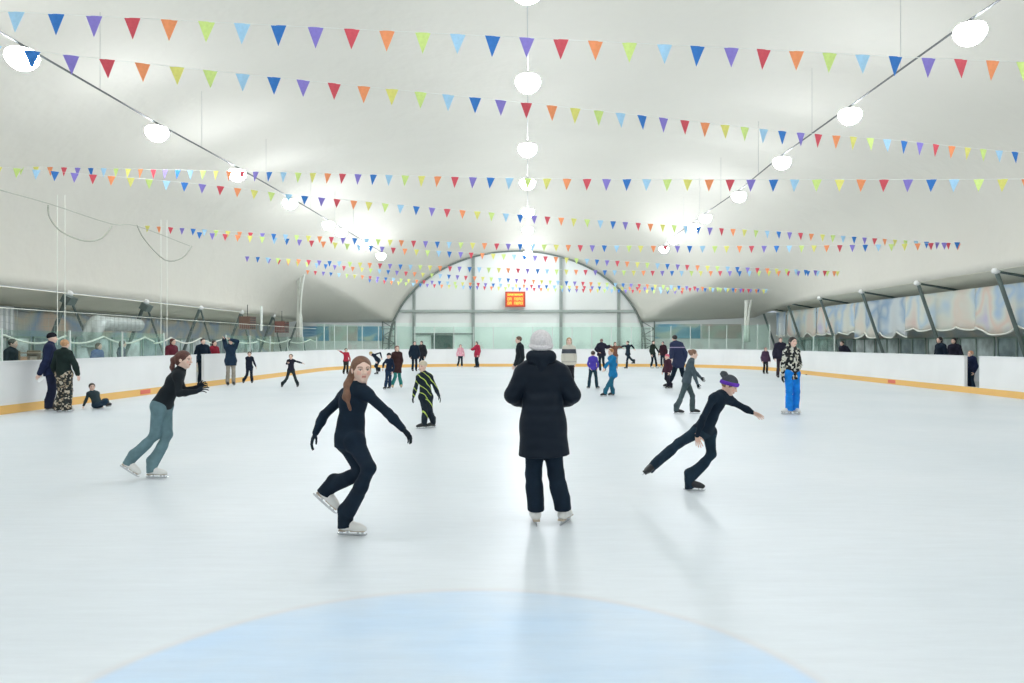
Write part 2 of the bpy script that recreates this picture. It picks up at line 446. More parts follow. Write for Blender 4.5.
    if coat is None:
        hp0 = lerp(pv, nk, -hem)
        tp = torso(ti, bulk) + [cone(lerp(pv, nk, .3), hp0 - tax*.03, .12*u*bulk+ti, .125*u*bulk+ti, n, .85)]
        pl = [(hp0, -tax)]
    else:
        dn = unit(lerp(J['kl'], J['kr'], .5)-pv); hp0 = pv + dn*coat[0]
        tp = torso(ti, bulk) + [cone(lerp(pv, nk, .3), pv, .135*u*bulk+ti, .15*u*bulk+ti, n, .8), cone(pv, hp0 + dn*.05, .15*u*bulk+ti, coat[1], n, .8)]
        pl = [(hp0, dn)]
    if collar: tp.append(cone(lerp(nk, hd, .02), lerp(nk, hp_((0, -.08, -.45)), .8), .062*u+ti*.6, .056*u+ti*.5))
    jk = solid(tp, h, .035, planes=pl, later=arms(ti, bulk*(.86 if bulk < 1.1 else 1.04), .98), k2=.022)
    top_o = np_obj('jacket' if (coat or ti > .015) else 'top', jk, tm, root)
    # hair and hats
    if hair:
        style, hc = hair
        hm = mat('hair_%02d%02d%02d' % tuple(int(c*99) for c in hc), hc, .55, var=.3, vscale=25, bump=.6, bscale=70, bdist=.008)
        pr = [ell(hp_((0, -.07, .13)), (.385*hh, .445*hh, .40*hh), R)]; lat = []
        cuts = [ell(hp_((0, .42, -.16)), (.27*hh, .34*hh, .44*hh), R), ell(hp_((0, .18, -.55)), (.6*hh, .45*hh, .5*hh), R)]
        if style in ('long', 'pony', 'low'):
            pr.append(ell(hp_((0, -.2, -.08)), (.34*hh, .28*hh, .36*hh), R))
        if style == 'long':
            for s in (-1, 1): lat.append(cone(hp_((.25*s, -.12, -.1)), hp_((.26*s, -.08, -.95)), .13*hh, .10*hh))
            lat.append(cone(hp_((0, -.25, -.1)), hp_((0, -.3, -1.0)), .26*hh, .18*hh))
        if style == 'pony':
            lat += [cone(hp_((0, -.46, .12)), hp_((0, -.62, -.05)), .10*hh, .13*hh), cone(hp_((0, -.62, -.05)), hp_((0, -.66, -.5)), .13*hh, .11*hh), cone(hp_((0, -.66, -.5)), hp_((0, -.6, -.95)), .11*hh, .03*hh)]
        if style == 'low':
            lat += [cone(hp_((-.2, -.32, -.05)), hp_((-.46, -.14, -.58)), .17*hh, .17*hh), cone(hp_((-.46, -.14, -.58)), hp_((-.60, .12, -1.02)), .17*hh, .14*hh), cone(hp_((-.60, .12, -1.02)), hp_((-.50, .26, -1.5)), .14*hh, .05*hh)]
            lat += [cone(hp_((-.12, -.4, -.15)), hp_((-.28, -.38, -.62)), .13*hh, .16*hh), cone(hp_((-.28, -.38, -.62)), hp_((-.22, -.30, -1.15)), .16*hh, .13*hh), cone(hp_((-.22, -.3, -1.15)), hp_((-.12, -.25, -1.45)), .13*hh, .04*hh)]
        if style == 'bun': lat += [ell(hp_((0, -.46, .30)), (.17*hh, .15*hh, .16*hh), R)]
        np_obj('hair', solid(pr, max(h*.7, .006), .02, cuts=cuts, later=lat, k2=.03), hm, root)
    if hat:
        kind, hc = hat
        hm = knit or fabric('hat_%02d%02d%02d' % tuple(int(c*99) for c in hc), hc)
        k_ = 1.12 if kind == 'knit' else 1.
        pr = [ell(hp_((0, -.06, .16*k_)), (.39*hh*k_, .465*hh*k_, .42*hh*k_), R)]
        pl = [(hp_((0, 0, .06 if kind != 'knit' else -.02)), hz*-1 + hy*.25)]
        lat = []
        if kind == 'knit':
            for i in range(20):
                a = 2*math.pi*i/20; b_ = 2*math.pi*(i+1)/20
                lat.append(cone(hp_((.40*math.cos(a), -.05+.45*math.sin(a), -.0+.1*math.sin(a))), hp_((.40*math.cos(b_), -.05+.45*math.sin(b_), .0+.1*math.sin(b_))), .075*hh, .075*hh))
        if kind == 'cap': lat.append(cone(hp_((-.1, .4, .12)), hp_((.1, .4, .12)), .06*hh, .06*hh))
        hat_o = np_obj('hat', solid(pr, max(h*.7, .006), .02, planes=pl, later=lat, k2=.02), hm, root)
        if kind == 'pom':
            po = np_obj('pompom', solid([ell(hp_((0, -.50, .42)), (.21*hh, .21*hh, .19*hh), R)] + [ell(hp_((.15*math.cos(a), -.50+.14*math.sin(a), .42+.09*math.cos(3*a))), (.09*hh,)*3, R) for a in np.linspace(0, 5.6, 8)], .005, .01), fabric('pompom_grey', (.06, .07, .08)), root)
            po.parent = hat_o
            bd = []
            for i in range(24):
                a = 2*math.pi*i/24; b_ = 2*math.pi*(i+1)/24
                q = lambda a_: hp_((.385*math.cos(a_), -.05+.455*math.sin(a_), .12+.08*math.sin(a_)))
                for dz in (-.05, .0, .05): bd.append(cone(q(a)+hz*dz*hh, q(b_)+hz*dz*hh, .045*hh, .045*hh))
            bo = np_obj('headband', solid(bd, .005, .01), fabric('band_purple', (.13, .04, .42)), root); bo.parent = hat_o; bo['label'] = 'purple headband'
    if hood:
        c = hp_((0, -.30, -.52)); lat = []
        pr = [cone(hp_((s*.36, .02, -.60)), hp_((s*.34, -.34, -.44)), .10*hh*hood, .17*hh*hood) for s in (-1, 1)] + [cone(hp_((-.34, -.34, -.44)), hp_((.34, -.34, -.44)), .19*hh*hood, .19*hh*hood), cone(hp_((0, -.42, -.5)), hp_((0, -.42, -.95)), .24*hh*hood, .13*hh*hood)]
        np_obj('hood', solid(pr, h, .04), tm, root)
    # skates
    if skates:
        me, me2 = skate_meshes(skates, blade)
        for i, key in enumerate(('fl', 'fr')):
            y = ff[i]; z = ups[i]; x = np.cross(y, z)
            Mx = Matrix([[x[j], y[j], z[j]] for j in range(3)]).to_4x4()
            b = new_obj('skate' if blade else 'shoe', me, None, root)
            sc = u*1.02
            off = 0 if blade else -.036*sc
            b.matrix_local = Matrix.Translation(Vector(J[key] + z*off)) @ Mx @ Matrix.Diagonal((sc, sc, sc, 1))
            s2 = new_obj('blade' if blade else 'sole', me2, None, b)
    if extras: extras(root, J, hp_, u, base)
    return root
def ground(px, D, dd=0): return Vector(((px-CX)*(D+dd)/F, D+dd, 0))
def PJ(D, **k):
    """joints from pixels; (px, py[, dd]); feet standing on the ice: (px, dd)"""
    J = {}
    for n_, p in k.items():
        if n_ in ('fl', 'fr') and len(p) == 2: J[n_] = ground(p[0], D, p[1])
        else: J[n_] = at(p[0], p[1], D + (p[2] if len(p) > 2 else 0))
    return J
def NJ(x, D, H, face=0, lean=0, X=None, **k):
    """joints of a standing figure in fractions of its height, (sideways in the picture, up[, away])"""
    X0 = (x-CX)*D/F if X is None else X
    fa = math.radians(face); l = (math.cos(fa), math.sin(fa)); f = (math.sin(fa), -math.cos(fa))
    def lat(a, z, b=0): return (l[0]*a+f[0]*b, z, l[1]*a+f[1]*b)
    P = dict(head=lat(0, .935, .02), nk=lat(0, .83, -.01), pv=lat(0, .535), el=lat(.145, .63, -.02), er=lat(-.145, .63, -.02), hl=lat(.15, .49, .05), hr=lat(-.15, .49, .05),
             kl=lat(.055, .29, .02), kr=lat(-.055, .29, .02), fl=lat(.06, 0), fr=lat(-.06, 0))
    P.update(k)
    J = {}
    for n_, p in P.items():
        q = p if len(p) == 3 else (p[0], p[1], 0)
        J[n_] = Vector((X0 + (q[0] + lean*q[1])*H, D + q[2]*H, q[1]*H))
    return J

def people():
    NAVY = (.006, .018, .045); BLK = (.005, .015, .030); DK = (.010, .022, .036)
    # --- girl in black, foreground left
    figure(PJ(6.23, head=(361.5, 369.5), nk=(354.5, 389), pv=(349.5, 438), sl=(368, 395, -.06), sr=(343, 397, .10), el=(388, 413, -.12), hl=(403, 429, -.18),
              er=(324, 415, .12), hr=(315.5, 433, .1), hpl=(354, 441, -.07), hpr=(346, 441, .06), kl=(369, 468, -.22), kr=(361, 471, -.02), fl=(348.5, 0.0), fr=(321, 502, .12)),
           1.5, 42, 'girl in black catsuit with long reddish hair gliding on one leg, left of centre', BLK, BLK, hair=('low', (.17, .08, .045)), gloves=('black', (.008, .016, .026)),
           skates='white', hface=28, D=6.23, tb=.008, ti=.010, flare=.062, hem=.20, foot_dirs=(yaw_vec(78), yaw_vec(84, -40)), foot_up=(None, (.6, 0, .75)), thumb=(None, (.5, -.6, .3)),
           hand_dirs=((.6, -.2, -.62), (-.35, -.1, -.8)), spread=.12, group='people on the ice', width=.92, headscale=1.03)
    # --- coach in the long dark coat, seen from behind
    def coach_x(root, J, hp_, u, base): pass
    figure(PJ(6.62, head=(541, 345.8), nk=(542, 365), pv=(543, 422), sl=(524, 374), sr=(560, 374), el=(513, 395, .02), er=(572, 395, .02), hl=(526, 402, .22), hr=(560, 402, .22),
              hpl=(536, 428), hpr=(550, 428), kl=(533.5, 474, .02), kr=(556, 474, .02), fl=(535.5, .0), fr=(564, .02)),
           1.66, 180, 'person seen from behind in knee-length dark puffer coat and white knitted hat, centre foreground', (.006, .013, .025), (.006, .013, .028), hair=('short', (.12, .08, .05)),
           hat=('knit', (.78, .76, .76)), skates='white', D=6.62, ti=.035, tb=.02, flare=.062, hemz=.15, coat=(.295, .235), bulk=1.12, hood=1.25, gloves=('dark', (.02, .02, .025)),
           foot_dirs=(yaw_vec(186), yaw_vec(158)), group='people on the ice', topmat=MATS['puffer'], knit=MATS['white_knit'])
    # --- girl with purple hat
    figure(PJ(8.13, head=(729.5, 385.5), nk=(721, 395), pv=(704, 428), sl=(732, 401.5, .10), sr=(713, 398.5, -.12), el=(745, 408.5, .05), hl=(752.5, 412.5, 0), er=(703, 418, -.22), hr=(697, 436, -.15),
              hpl=(709, 432, .06), hpr=(699, 431, -.05), kl=(711.5, 454, .0), kr=(679, 443, -.08), fl=(691.5, 0), fr=(647.5, 471.5, -.1)),
           1.34, 72, 'child in black with purple-banded grey bobble hat leaning forward, one leg stretched behind', BLK, (.012, .03, .05), hair=('short', (.25, .13, .06)),
           hat=('pom', (.06, .07, .085)), skates='black', hface=62, hpitch=-24, D=8.13, ti=.008, tb=.008, flare=.048, hem=.10, foot_dirs=(yaw_vec(70), (-.55, -.78, -.15)), foot_up=(None, (.73, 0, .68)), hemz=.03,
           group='people on the ice', bulk=1.04, spread=.14, curl=.25, hand_dirs=((.85, -.1, -.4), (.2, -.1, -.95)), thumb=((0, -.6, .6), None), skin_c=(.72, .48, .38))
    # --- girl gliding left
    figure(PJ(8.88, head=(184, 359.5), nk=(179.5, 372), pv=(162, 404), sl=(178, 376, .11), sr=(177.5, 376.5, -.11), el=(184, 392, .16), hl=(198, 387, .18), er=(179, 393.5, -.16), hr=(196.5, 391.5, -.16),
              kl=(167.5, 434.5, .03), kr=(154.5, 435.5, -.04), fl=(154, 0), fr=(126.5, 470.5, -.08)),
           1.5, 88, 'girl in dark top and grey-blue leggings gliding right with forearms held out', (.010, .015, .02), (.13, .22, .25), hair=('pony', (.10, .035, .025)), gloves=('black', (.008, .016, .026)),
           skates='white', D=8.88, ti=.01, tb=.009, flare=.055, hem=.04, foot_dirs=(yaw_vec(86), yaw_vec(88, -32)), foot_up=(None, (.5, 0, .85)), group='people on the ice', width=.9,
           hand_dirs=((.7, 0, .5), (.75, 0, .35)), thumb=((0, -.5, .8), (0, .5, .8)), spread=.25, curl=.5, hpitch=-4, headscale=.98)
    # --- child with lime stripes
    figure(PJ(14.1, head=(422.6, 366.5), nk=(424.5, 374), pv=(425.8, 396), sl=(430.5, 377), sr=(418.5, 377), el=(435.5, 388), hl=(439, 396), er=(415.5, 388), hr=(413.5, 396.5), kl=(430, 411, -.1), kr=(425, 412, -.05), fl=(432, .05), fr=(423, -.1)),
           1.30, -12, 'child in black suit with lime stripes and a beige hat', BLK, BLK, hat=('beanie', (.62, .55, .42)), gloves=('black', (.008, .016, .026)), skates='black', D=14.1,
           foot_dirs=(yaw_vec(-50), yaw_vec(-60)), group='people on the ice', topmat=MATS['lime_stripes'], botmat=MATS['lime_trousers'], hface=-25)
    # --- woman with patterned jacket and bright blue trousers
    figure(NJ(792, 16.9, 1.76, 15, el=(.115, .64, .03), hl=(.03, .57, -.12), er=(-.115, .65), hr=(-.13, .50, -.02)), 1.70, 15, 'woman in black-and-white patterned jacket and bright blue trousers, right side',
           DK, (.01, .22, .72), hair=('long', (.02, .015, .015)), gloves=('black', (.008, .016, .026)), skates='white', D=16.9, ti=.02, tb=.022, flare=.075, hem=.3, bulk=.98, group='people on the ice',
           topmat=MATS['bw_pattern'], foot_dirs=(yaw_vec(10), yaw_vec(-70)), hood=1.0)
    # --- girl with the bun, grey
    figure(PJ(16.9, head=(693.5, 354), nk=(691, 361.5), pv=(686.5, 381), el=(695, 372, .08), hl=(700.5, 377.5, .1), er=(694, 374.5, -.1), hr=(697.5, 384, -.1), kl=(692.5, 396, .03), kr=(681.5, 396, -.03), fl=(693.5, .05), fr=(677.5, -.05)),
           1.42, 80, 'girl in grey with hair in a bun striding right, behind the purple-hat child', (.07, .10, .12), (.06, .09, .10), hair=('bun', (.20, .10, .06)), skates='black', D=16.9, flare=.06, group='people on the ice',
           ti=.014, gloves=('black', (.008, .016, .026)))
    # --- man in navy leaning over a small child
    figure(PJ(27, head=(674.5, 338.3), nk=(676.5, 343.5), pv=(678.5, 363), el=(671.5, 352, -.1), hl=(671, 358, -.2), er=(685.5, 353), hr=(684.5, 361), kl=(673, 375), kr=(683, 375), fl=(668, 0), fr=(688, .3)),
           1.88, 200, 'big man in navy jacket with pale stripe skating beside small pink-hatted child', (.012, .02, .06), (.01, .015, .03), hair=('short', (.02, .02, .02)), skates='black', D=27, ti=.03, tb=.02, bulk=1.2, hem=.25,
           group='people on the ice', width=1.05, foot_dirs=(yaw_vec(-70), yaw_vec(200)), topmat=MATS['navy_stripe'])
    figure(NJ(667.5, 26.3, 1.2, -60, fl=(.02, 0, .05), fr=(.10, 0, 0)), 1.2, -60, 'small child in pink hat and maroon jacket beside the big man in navy', (.05, .015, .03), (.015, .015, .03), hat=('beanie', (.75, .18, .25)), skates='black', D=26.3,
           ti=.025, hem=.25, group='people on the ice')
    # --- middle distance
    figure(NJ(593, 26.2, 1.33, 175, fl=(-.115, 0), fr=(.11, 0), kl=(-.09, .28), kr=(.085, .28), el=(-.135, .66), hl=(-.09, .56, -.06), er=(.135, .66), hr=(.12, .56, -.06)), 1.33, 175,
           'child in purple top with dark leggings, hands in front, seen from behind', (.075, .05, .40), (.015, .04, .06), hair=('short', (.05, .03, .02)), skates='black', D=26.2, group='people on the ice', foot_dirs=(yaw_vec(200), yaw_vec(140)))
    figure(PJ(22.4, head=(610.8, 352), nk=(612, 357.5), pv=(613, 374), el=(607, 364, -.1), hl=(605, 368, -.15), er=(616, 364.5, .1), hr=(612, 370, .1), kl=(608, 385), kr=(611.5, 385), fl=(604.5, 0), fr=(612, .2)),
           1.42, -60, 'child in bright blue jacket and teal trousers, facing left', (.01, .17, .38), (.02, .12, .19), hair=('short', (.35, .17, .06)), skates='black', D=22.4, ti=.02, flare=.07, hem=.22, group='people on the ice')
    figure(NJ(569, 24, 1.80, 0, el=(.115, .66, .02), hl=(.11, .53), er=(-.115, .66, .02), hr=(-.11, .53)), 1.75, 0, 'woman with fair hair in cream padded waistcoat, just right of the white-hatted coach', (.62, .60, .53), (.015, .015, .02),
           hair=('long', (.42, .27, .13)), skates='white', D=24, ti=.02, bulk=.98, hem=.12, group='people on the ice', topmat=MATS['cream_vest'])
    figure(NJ(519.5, 24, 1.84, -75), 1.82, -75, 'man in black jacket in profile, left of the white-hatted coach', (.01, .014, .02), (.01, .012, .02), hair=('short', (.12, .06, .035)), skates='black', D=24, ti=.025, bulk=1.1, hem=.3, group='people on the ice')
    figure(NJ(388.5, 26, 1.25, -20, fl=(.02, 0, 0), fr=(-.07, 0, -.12), er=(-.15, .72), hr=(-.17, .60), lean=.02), 1.25, -20, 'child in navy suit and dark cap, third left of the lime-striped child', NAVY, (.012, .03, .07), hat=('cap', (.015, .02, .03)), skates='black', D=26, group='people on the ice')
    figure(NJ(397, 26.6, 1.52, 15, fl=(.08, 0, .1), fr=(-.1, 0, -.05), kr=(-.02, .28, -.1), el=(.12, .66), hl=(.10, .55)), 1.5, 15, 'woman in brown coat and teal leggings with tan skates', (.045, .02, .02), (.03, .22, .20), hair=('long', (.14, .05, .035)), skates='tan', D=26.6,
           ti=.02, coat=(.28, .16), group='people on the ice')
    figure(NJ(414.5, 42, 1.72, 20), 1.7, 20, 'left one of two people in black coats standing close together', BLK, BLK, hair=('long', (.02, .015, .01)), skates='black', D=42, ti=.04, coat=(.2, .24), bulk=1.2, group='people on the ice')
    figure(NJ(421.8, 43.3, 1.74, -20), 1.72, -20, 'right one of two people in black coats, just behind the lime-striped child', (.012, .012, .016), BLK, hair=('long', (.03, .02, .015)), skates='black', D=42.4, ti=.04, coat=(.2, .24), bulk=1.2, group='people on the ice')
    figure(NJ(376, 38, 1.35, -80, head=(-.20, .80), nk=(-.11, .76), pv=(.10, .55), el=(.14, .83, .12), hl=(.19, .64, .12), er=(-.02, .62, -.1), hr=(.03, .50, -.1), kl=(.02, .30, .03), kr=(-.03, .32, -.03), fl=(.03, 0, .04), fr=(.12, .10, -.04)),
           1.35, -80, 'child with fair hair in black bending low to the left', BLK, BLK, hair=('short', (.55, .42, .15)), skates='black', D=38, group='people on the ice', hpitch=-20)
    figure(NJ(346, 38, 1.34, 20, er=(-.17, .86), hr=(-.24, .90), fr=(-.09, 0), fl=(.03, 0, .1), kr=(-.05, .28)), 1.34, 20, 'child in red top and dark trousers raising one arm near the far left boards', (.45, .03, .06), (.03, .03, .025), hair=('short', (.03, .02, .02)), skates='black', D=38, group='people on the ice')
    figure(NJ(291, 27, 1.2, 10, el=(.2, .78), hl=(.34, .74), er=(-.13, .72), hr=(-.06, .74, -.1), fl=(.20, 0), fr=(-.27, 0), kl=(.13, .28), kr=(-.13, .27)), 1.2, 10, 'child in dark suit striding with legs wide and one arm out, left side', (.012, .02, .03), (.02, .03, .035), hair=('short', (.10, .06, .04)), skates='black', D=27, group='people on the ice')
    figure(NJ(249.5, 29.5, 1.26, 20, fl=(.08, 0), fr=(-.19, 0), kl=(.06, .28), kr=(-.08, .28), el=(.14, .68), hl=(.20, .54), er=(-.09, .68), hr=(-.10, .55)), 1.26, 20, 'child in navy suit with legs apart by the left boards', (.012, .018, .035), (.012, .018, .035), hair=('short', (.05, .03, .02)), skates='black', D=29.5, group='people on the ice')
    figure(NJ(228.5, 28, 1.8, 30, X=-11.25, el=(.14, .93), hl=(.02, .97, -.05), er=(-.13, .95), hr=(-.12, .99, -.05)), 1.78, 30, 'person in navy coat and beige trousers with both hands raised by the left boards', (.012, .03, .06), (.33, .30, .25), hair=('short', (.03, .02, .02)), skates='black', D=28,
           ti=.03, coat=(.2, .2), bulk=1.1, group='people on the ice')
    # --- two adults at the left boards and the sitting child
    figure(NJ(45, 17.7, 1.86, 120, X=-11.42, el=(-.05, .65, .13), hl=(-.01, .52, .14), er=(.03, .65, -.13), hr=(-.035, .485, -.16)), 1.84, 120, 'man in long navy jacket and black cap standing at the left boards', (.012, .02, .06), (.01, .015, .04), hat=('beanie', (.01, .01, .015)), skates='black', D=17.7,
           ti=.03, hem=.3, bulk=1.15, tb=.03, flare=.07, group='people on the ice')
    figure(NJ(64, 17.4, 1.70, 170, hr=(.19, .52), er=(.15, .66)), 1.68, 170, 'woman in black top and patterned loose trousers by the left boards', (.01, .022, .02), DK, hair=('short', (.50, .28, .14)), skates='white', D=17.4,
           ti=.025, hem=.08, bulk=1.1, tb=.035, flare=.10, group='people on the ice', botmat=MATS['camo'])
    D3 = 18.4
    figure(PJ(D3, head=(92, 387), nk=(93, 392.5), pv=(97.5, 404.3), el=(99, 399, .1), hl=(102, 405, .12), er=(86.5, 399, -.1), hr=(83.5, 405.8, -.12), kl=(104, 400.5, -.12), kr=(103, 403, -.28), fl=(108.5, 406.3, -.1), fr=(108, 407, -.35)),
           1.15, 40, 'child in dark clothes sitting on the ice, propped on one arm', (.03, .05, .06), (.015, .04, .07), hair=('short', (.06, .04, .03)), skates='black', D=D3, group='people on the ice', foot_dirs=((.8, -.4, .15), (.8, -.4, .15)), foot_up=((-.2, 0, 1), (-.2, 0, 1)))
    # --- far end
    figure(NJ(460.5, 48.5, 1.52, 10, fr=(-.12, 0), kr=(-.07, .28), fl=(.06, 0)), 1.5, 10, 'girl in pale pink top and black trousers at the far end', (.75, .38, .45), DK, hair=('long', (.15, .08, .06)), skates='white', D=48.5, ti=.02, group='people on the ice')
    figure(NJ(477, 48.4, 1.72, -50, er=(-.14, .70, -.05), hr=(-.20, .70, -.05)), 1.7, -50, 'woman in long red coat with dark hair at the far end', (.38, .025, .06), DK, hair=('long', (.03, .015, .015)), skates='black', D=48.4, ti=.04, coat=(.22, .2), bulk=1.12, group='people on the ice')
    figure(NJ(601.5, 42, 1.86, 175, el=(-.17, .68), hl=(-.1, .60, -.1), er=(.16, .74), hr=(.24, .78), fr=(.10, 0), fl=(-.04, 0)), 1.84, 175, 'man in dark jacket holding an outstretched hand, behind the blue-jacketed child', (.012, .016, .025), DK, hair=('short', (.2, .12, .1)), skates='black', D=42, ti=.04, bulk=1.2, hem=.2, group='people on the ice')
    figure(NJ(615, 43, 1.68, 10, el=(.15, .84), hl=(.24, .80), er=(-.15, .84), hr=(-.23, .78)), 1.66, 10, 'woman in brown top with both arms out, holding hands between two dark figures', (.16, .07, .05), (.3, .27, .25), hair=('long', (.06, .02, .02)), skates='white', D=43, ti=.02, group='people on the ice')
    figure(NJ(627.5, 46.5, 1.75, -60, er=(-.14, .82), hr=(-.26, .79), el=(.13, .84), hl=(.22, .73), kl=(-.02, .3), kr=(.11, .36), fr=(.22, .17), fl=(-.04, 0), lean=.02), 1.72, -60, 'person in black with one leg lifted behind at the far end', DK, DK, hair=('short', (.03, .02, .02)), skates='black', D=46.5, ti=.025, group='people on the ice')
    figure(NJ(653, 47.5, 1.78, 40, fl=(.14, 0), fr=(-.05, 0), kl=(.10, .28), el=(.15, .68), hl=(.21, .56)), 1.76, 40, 'person in dark green jacket at the far end, left of two', (.012, .022, .018), DK, hair=('short', (.03, .02, .02)), skates='white', D=47.5, ti=.02, group='people on the ice')
    figure(NJ(663, 48.4, 1.72, -30), 1.7, -30, 'person in dark maroon coat at the far end, just left of big man in navy', (.03, .01, .018), DK, hair=('long', (.03, .015, .015)), skates='white', D=48.4, ti=.03, coat=(.12, .18), group='people on the ice')
    figure(NJ(765.5, 38.5, 1.38, 5), 1.36, 5, 'child in dusky purple jacket standing near the right boards', (.075, .04, .075), (.02, .02, .02), hair=('long', (.3, .18, .15)), skates='black', D=38.5, ti=.03, coat=(.1, .15), group='people on the ice')
    figure(NJ(780.5, 34, 1.88, -10), 1.84, -10, 'man in black jacket just behind the woman in patterned jacket', (.012, .018, .022), (.03, .02, .03), hair=('short', (.07, .03, .03)), skates='black', D=34, ti=.04, bulk=1.2, hem=.2, group='people on the ice')
    # --- spectators behind the boards (standing on the walkway)
    SP = 'spectators behind the boards'
    def spec(X, D, H, face, lab, c, hc, coat=True, c2=DK, **k):
        figure(NJ(0, D, H, face, X=X, **k), H, face, lab, c, c2, hair=('long' if coat else 'short', hc), skates='black', blade=False, D=max(D, 18), ti=.03, coat=(.15, .2) if coat else None, bulk=1.12, group=SP)
    spec(-12.35, 28.1, 1.80, 40, 'person in black standing in the left gate opening', BLK, (.02, .02, .02), False)
    spec(-12.65, 29.8, 1.72, 60, 'person in red jacket behind the left boards, beside the gate', (.28, .02, .04), (.04, .02, .02))
    spec(-12.7, 18.2, 1.72, 100, 'dark-clad spectator behind left boards, nearest the picture edge', (.02, .03, .04), (.03, .02, .02), False)
    spec(-13.6, 23.4, 1.62, 80, 'spectator in bright blue coat behind the left boards', (.03, .08, .25), (.1, .06, .04))
    spec(-13.4, 24.4, 1.7, 120, 'spectator in dark blue coat behind the left boards, right of blue coat', (.015, .03, .08), (.03, .02, .02))
    spec(-12.6, 26.2, 1.78, 70, 'spectator in maroon coat behind the left boards, left of gate', (.12, .02, .035), (.09, .02, .02))
    spec(15.1, 35.2, 1.78, -60, 'dark-clad spectator leaning on the right boards', (.015, .02, .03), (.03, .02, .02), False, lean=-.0, head=(-.09, .90), nk=(-.05, .8))
    spec(15.6, 28.0, 1.85, -80, 'left one of two spectators in black behind the right boards', BLK, (.02, .02, .02))
    spec(16.3, 28.3, 1.82, -60, 'right one of two spectators in black behind the right boards', (.02, .02, .03), (.02, .02, .02))
    spec(14.82, 24.75, 1.35, -80, 'child in navy with peach hood in the right gate opening', (.015, .02, .06), (.5, .25, .15), False, c2=(.02, .03, .06))

# ------------------------------------------------------------------ special cloth materials
ramp_mat('bw_pattern', 'voronoi', 22, [(0, (.01, .012, .015)), (.5, (.62, .62, .56)), (.72, (.03, .03, .03)), (.82, (.55, .54, .45))])
ramp_mat('camo', 'voronoi', 26, [(0, (.012, .015, .015)), (.45, (.32, .26, .18)), (.62, (.02, .03, .03)), (.82, (.5, .45, .36))])
ramp_mat('lime_stripes', 'wave', 4.2, [(0, (.006, .015, .026)), (.955, (.55, .72, .12))], const=True)
ramp_mat('lime_trousers', 'wave', 2.0, [(0, (.006, .015, .026)), (.97, (.5, .66, .12))], const=True)
def zband(name, c, bands, rough=.8, axis='Z'):
    m = bpy.data.materials.new(name); m.use_nodes = True; nt = m.node_tree; b = nt.nodes['Principled BSDF']; b.inputs['Roughness'].default_value = rough
    tc = nt.nodes.new('ShaderNodeTexCoord'); sp = nt.nodes.new('ShaderNodeSeparateXYZ'); r = nt.nodes.new('ShaderNodeValToRGB'); r.color_ramp.interpolation = 'CONSTANT'
    d = nt.nodes.new('ShaderNodeMath'); d.operation = 'DIVIDE'; d.inputs[1].default_value = 2.
    nt.links.new(tc.outputs['Object'], sp.inputs[0]); nt.links.new(sp.outputs[axis], d.inputs[0]); nt.links.new(d.outputs[0], r.inputs['Fac']); nt.links.new(r.outputs['Color'], b.inputs['Base Color'])
    r.color_ramp.elements.remove(r.color_ramp.elements[1]); r.color_ramp.elements[0].position = 0; r.color_ramp.elements[0].color = (*c, 1)
    for z0, z1, cc in bands:
        e = r.color_ramp.elements.new(z0/2); e.color = (*cc, 1); e = r.color_ramp.elements.new(z1/2); e.color = (*c, 1)
    MATS[name] = m; return m
zband('navy_stripe', (.012, .022, .07), [(1.44, 1.475, (.35, .3, .45))])
zband('cream_vest', (.60, .58, .50), [(1.28, 1.42, (.05, .06, .08)), (1.0, 1.02, (.35, .33, .3))])
# puffer: dark navy with horizontal quilting
def puffer():
    m = bpy.data.materials.new('puffer'); m.use_nodes = True; nt = m.node_tree; b = nt.nodes['Principled BSDF']
    b.inputs['Base Color'].default_value = (.004, .010, .020, 1); b.inputs['Roughness'].default_value = .6; b.inputs['Specular IOR Level'].default_value = .2
    tc = nt.nodes.new('ShaderNodeTexCoord'); w = nt.nodes.new('ShaderNodeTexWave'); w.bands_direction = 'Z'; w.inputs['Scale'].default_value = 3.2; w.inputs['Distortion'].default_value = .8
    n = nt.nodes.new('ShaderNodeTexNoise'); n.inputs['Scale'].default_value = 14
    a = nt.nodes.new('ShaderNodeMath'); a.operation = 'ADD'
    u = nt.nodes.new('ShaderNodeBump'); u.inputs['Strength'].default_value = .25; u.inputs['Distance'].default_value = .02
    nt.links.new(tc.outputs['Object'], w.inputs['Vector']); nt.links.new(tc.outputs['Object'], n.inputs['Vector'])
    nt.links.new(w.outputs['Fac'], a.inputs[0]); nt.links.new(n.outputs['Fac'], a.inputs[1]); nt.links.new(a.outputs[0], u.inputs['Height']); nt.links.new(u.outputs['Normal'], b.inputs['Normal'])
    MATS['puffer'] = m
puffer()
mat('white_knit', (.80, .77, .78), .9, var=.12, vscale=60, bump=1., bscale=90, bdist=.02)

# ------------------------------------------------------------------ the hall
XL, XR = -11.9, 14.3        # inner faces of the boards
Y0, Y1, RC = -1.0, 50.7, 8.5
EDL, EDR = (-16.2, 3.4), (16.5, 4.2)      # foot of the membrane left / right (x, z)
WLX, WRX = -18.6, 19.2                    # side walls
YE = 54.0                                  # plane of the end arch
YB = -6.0

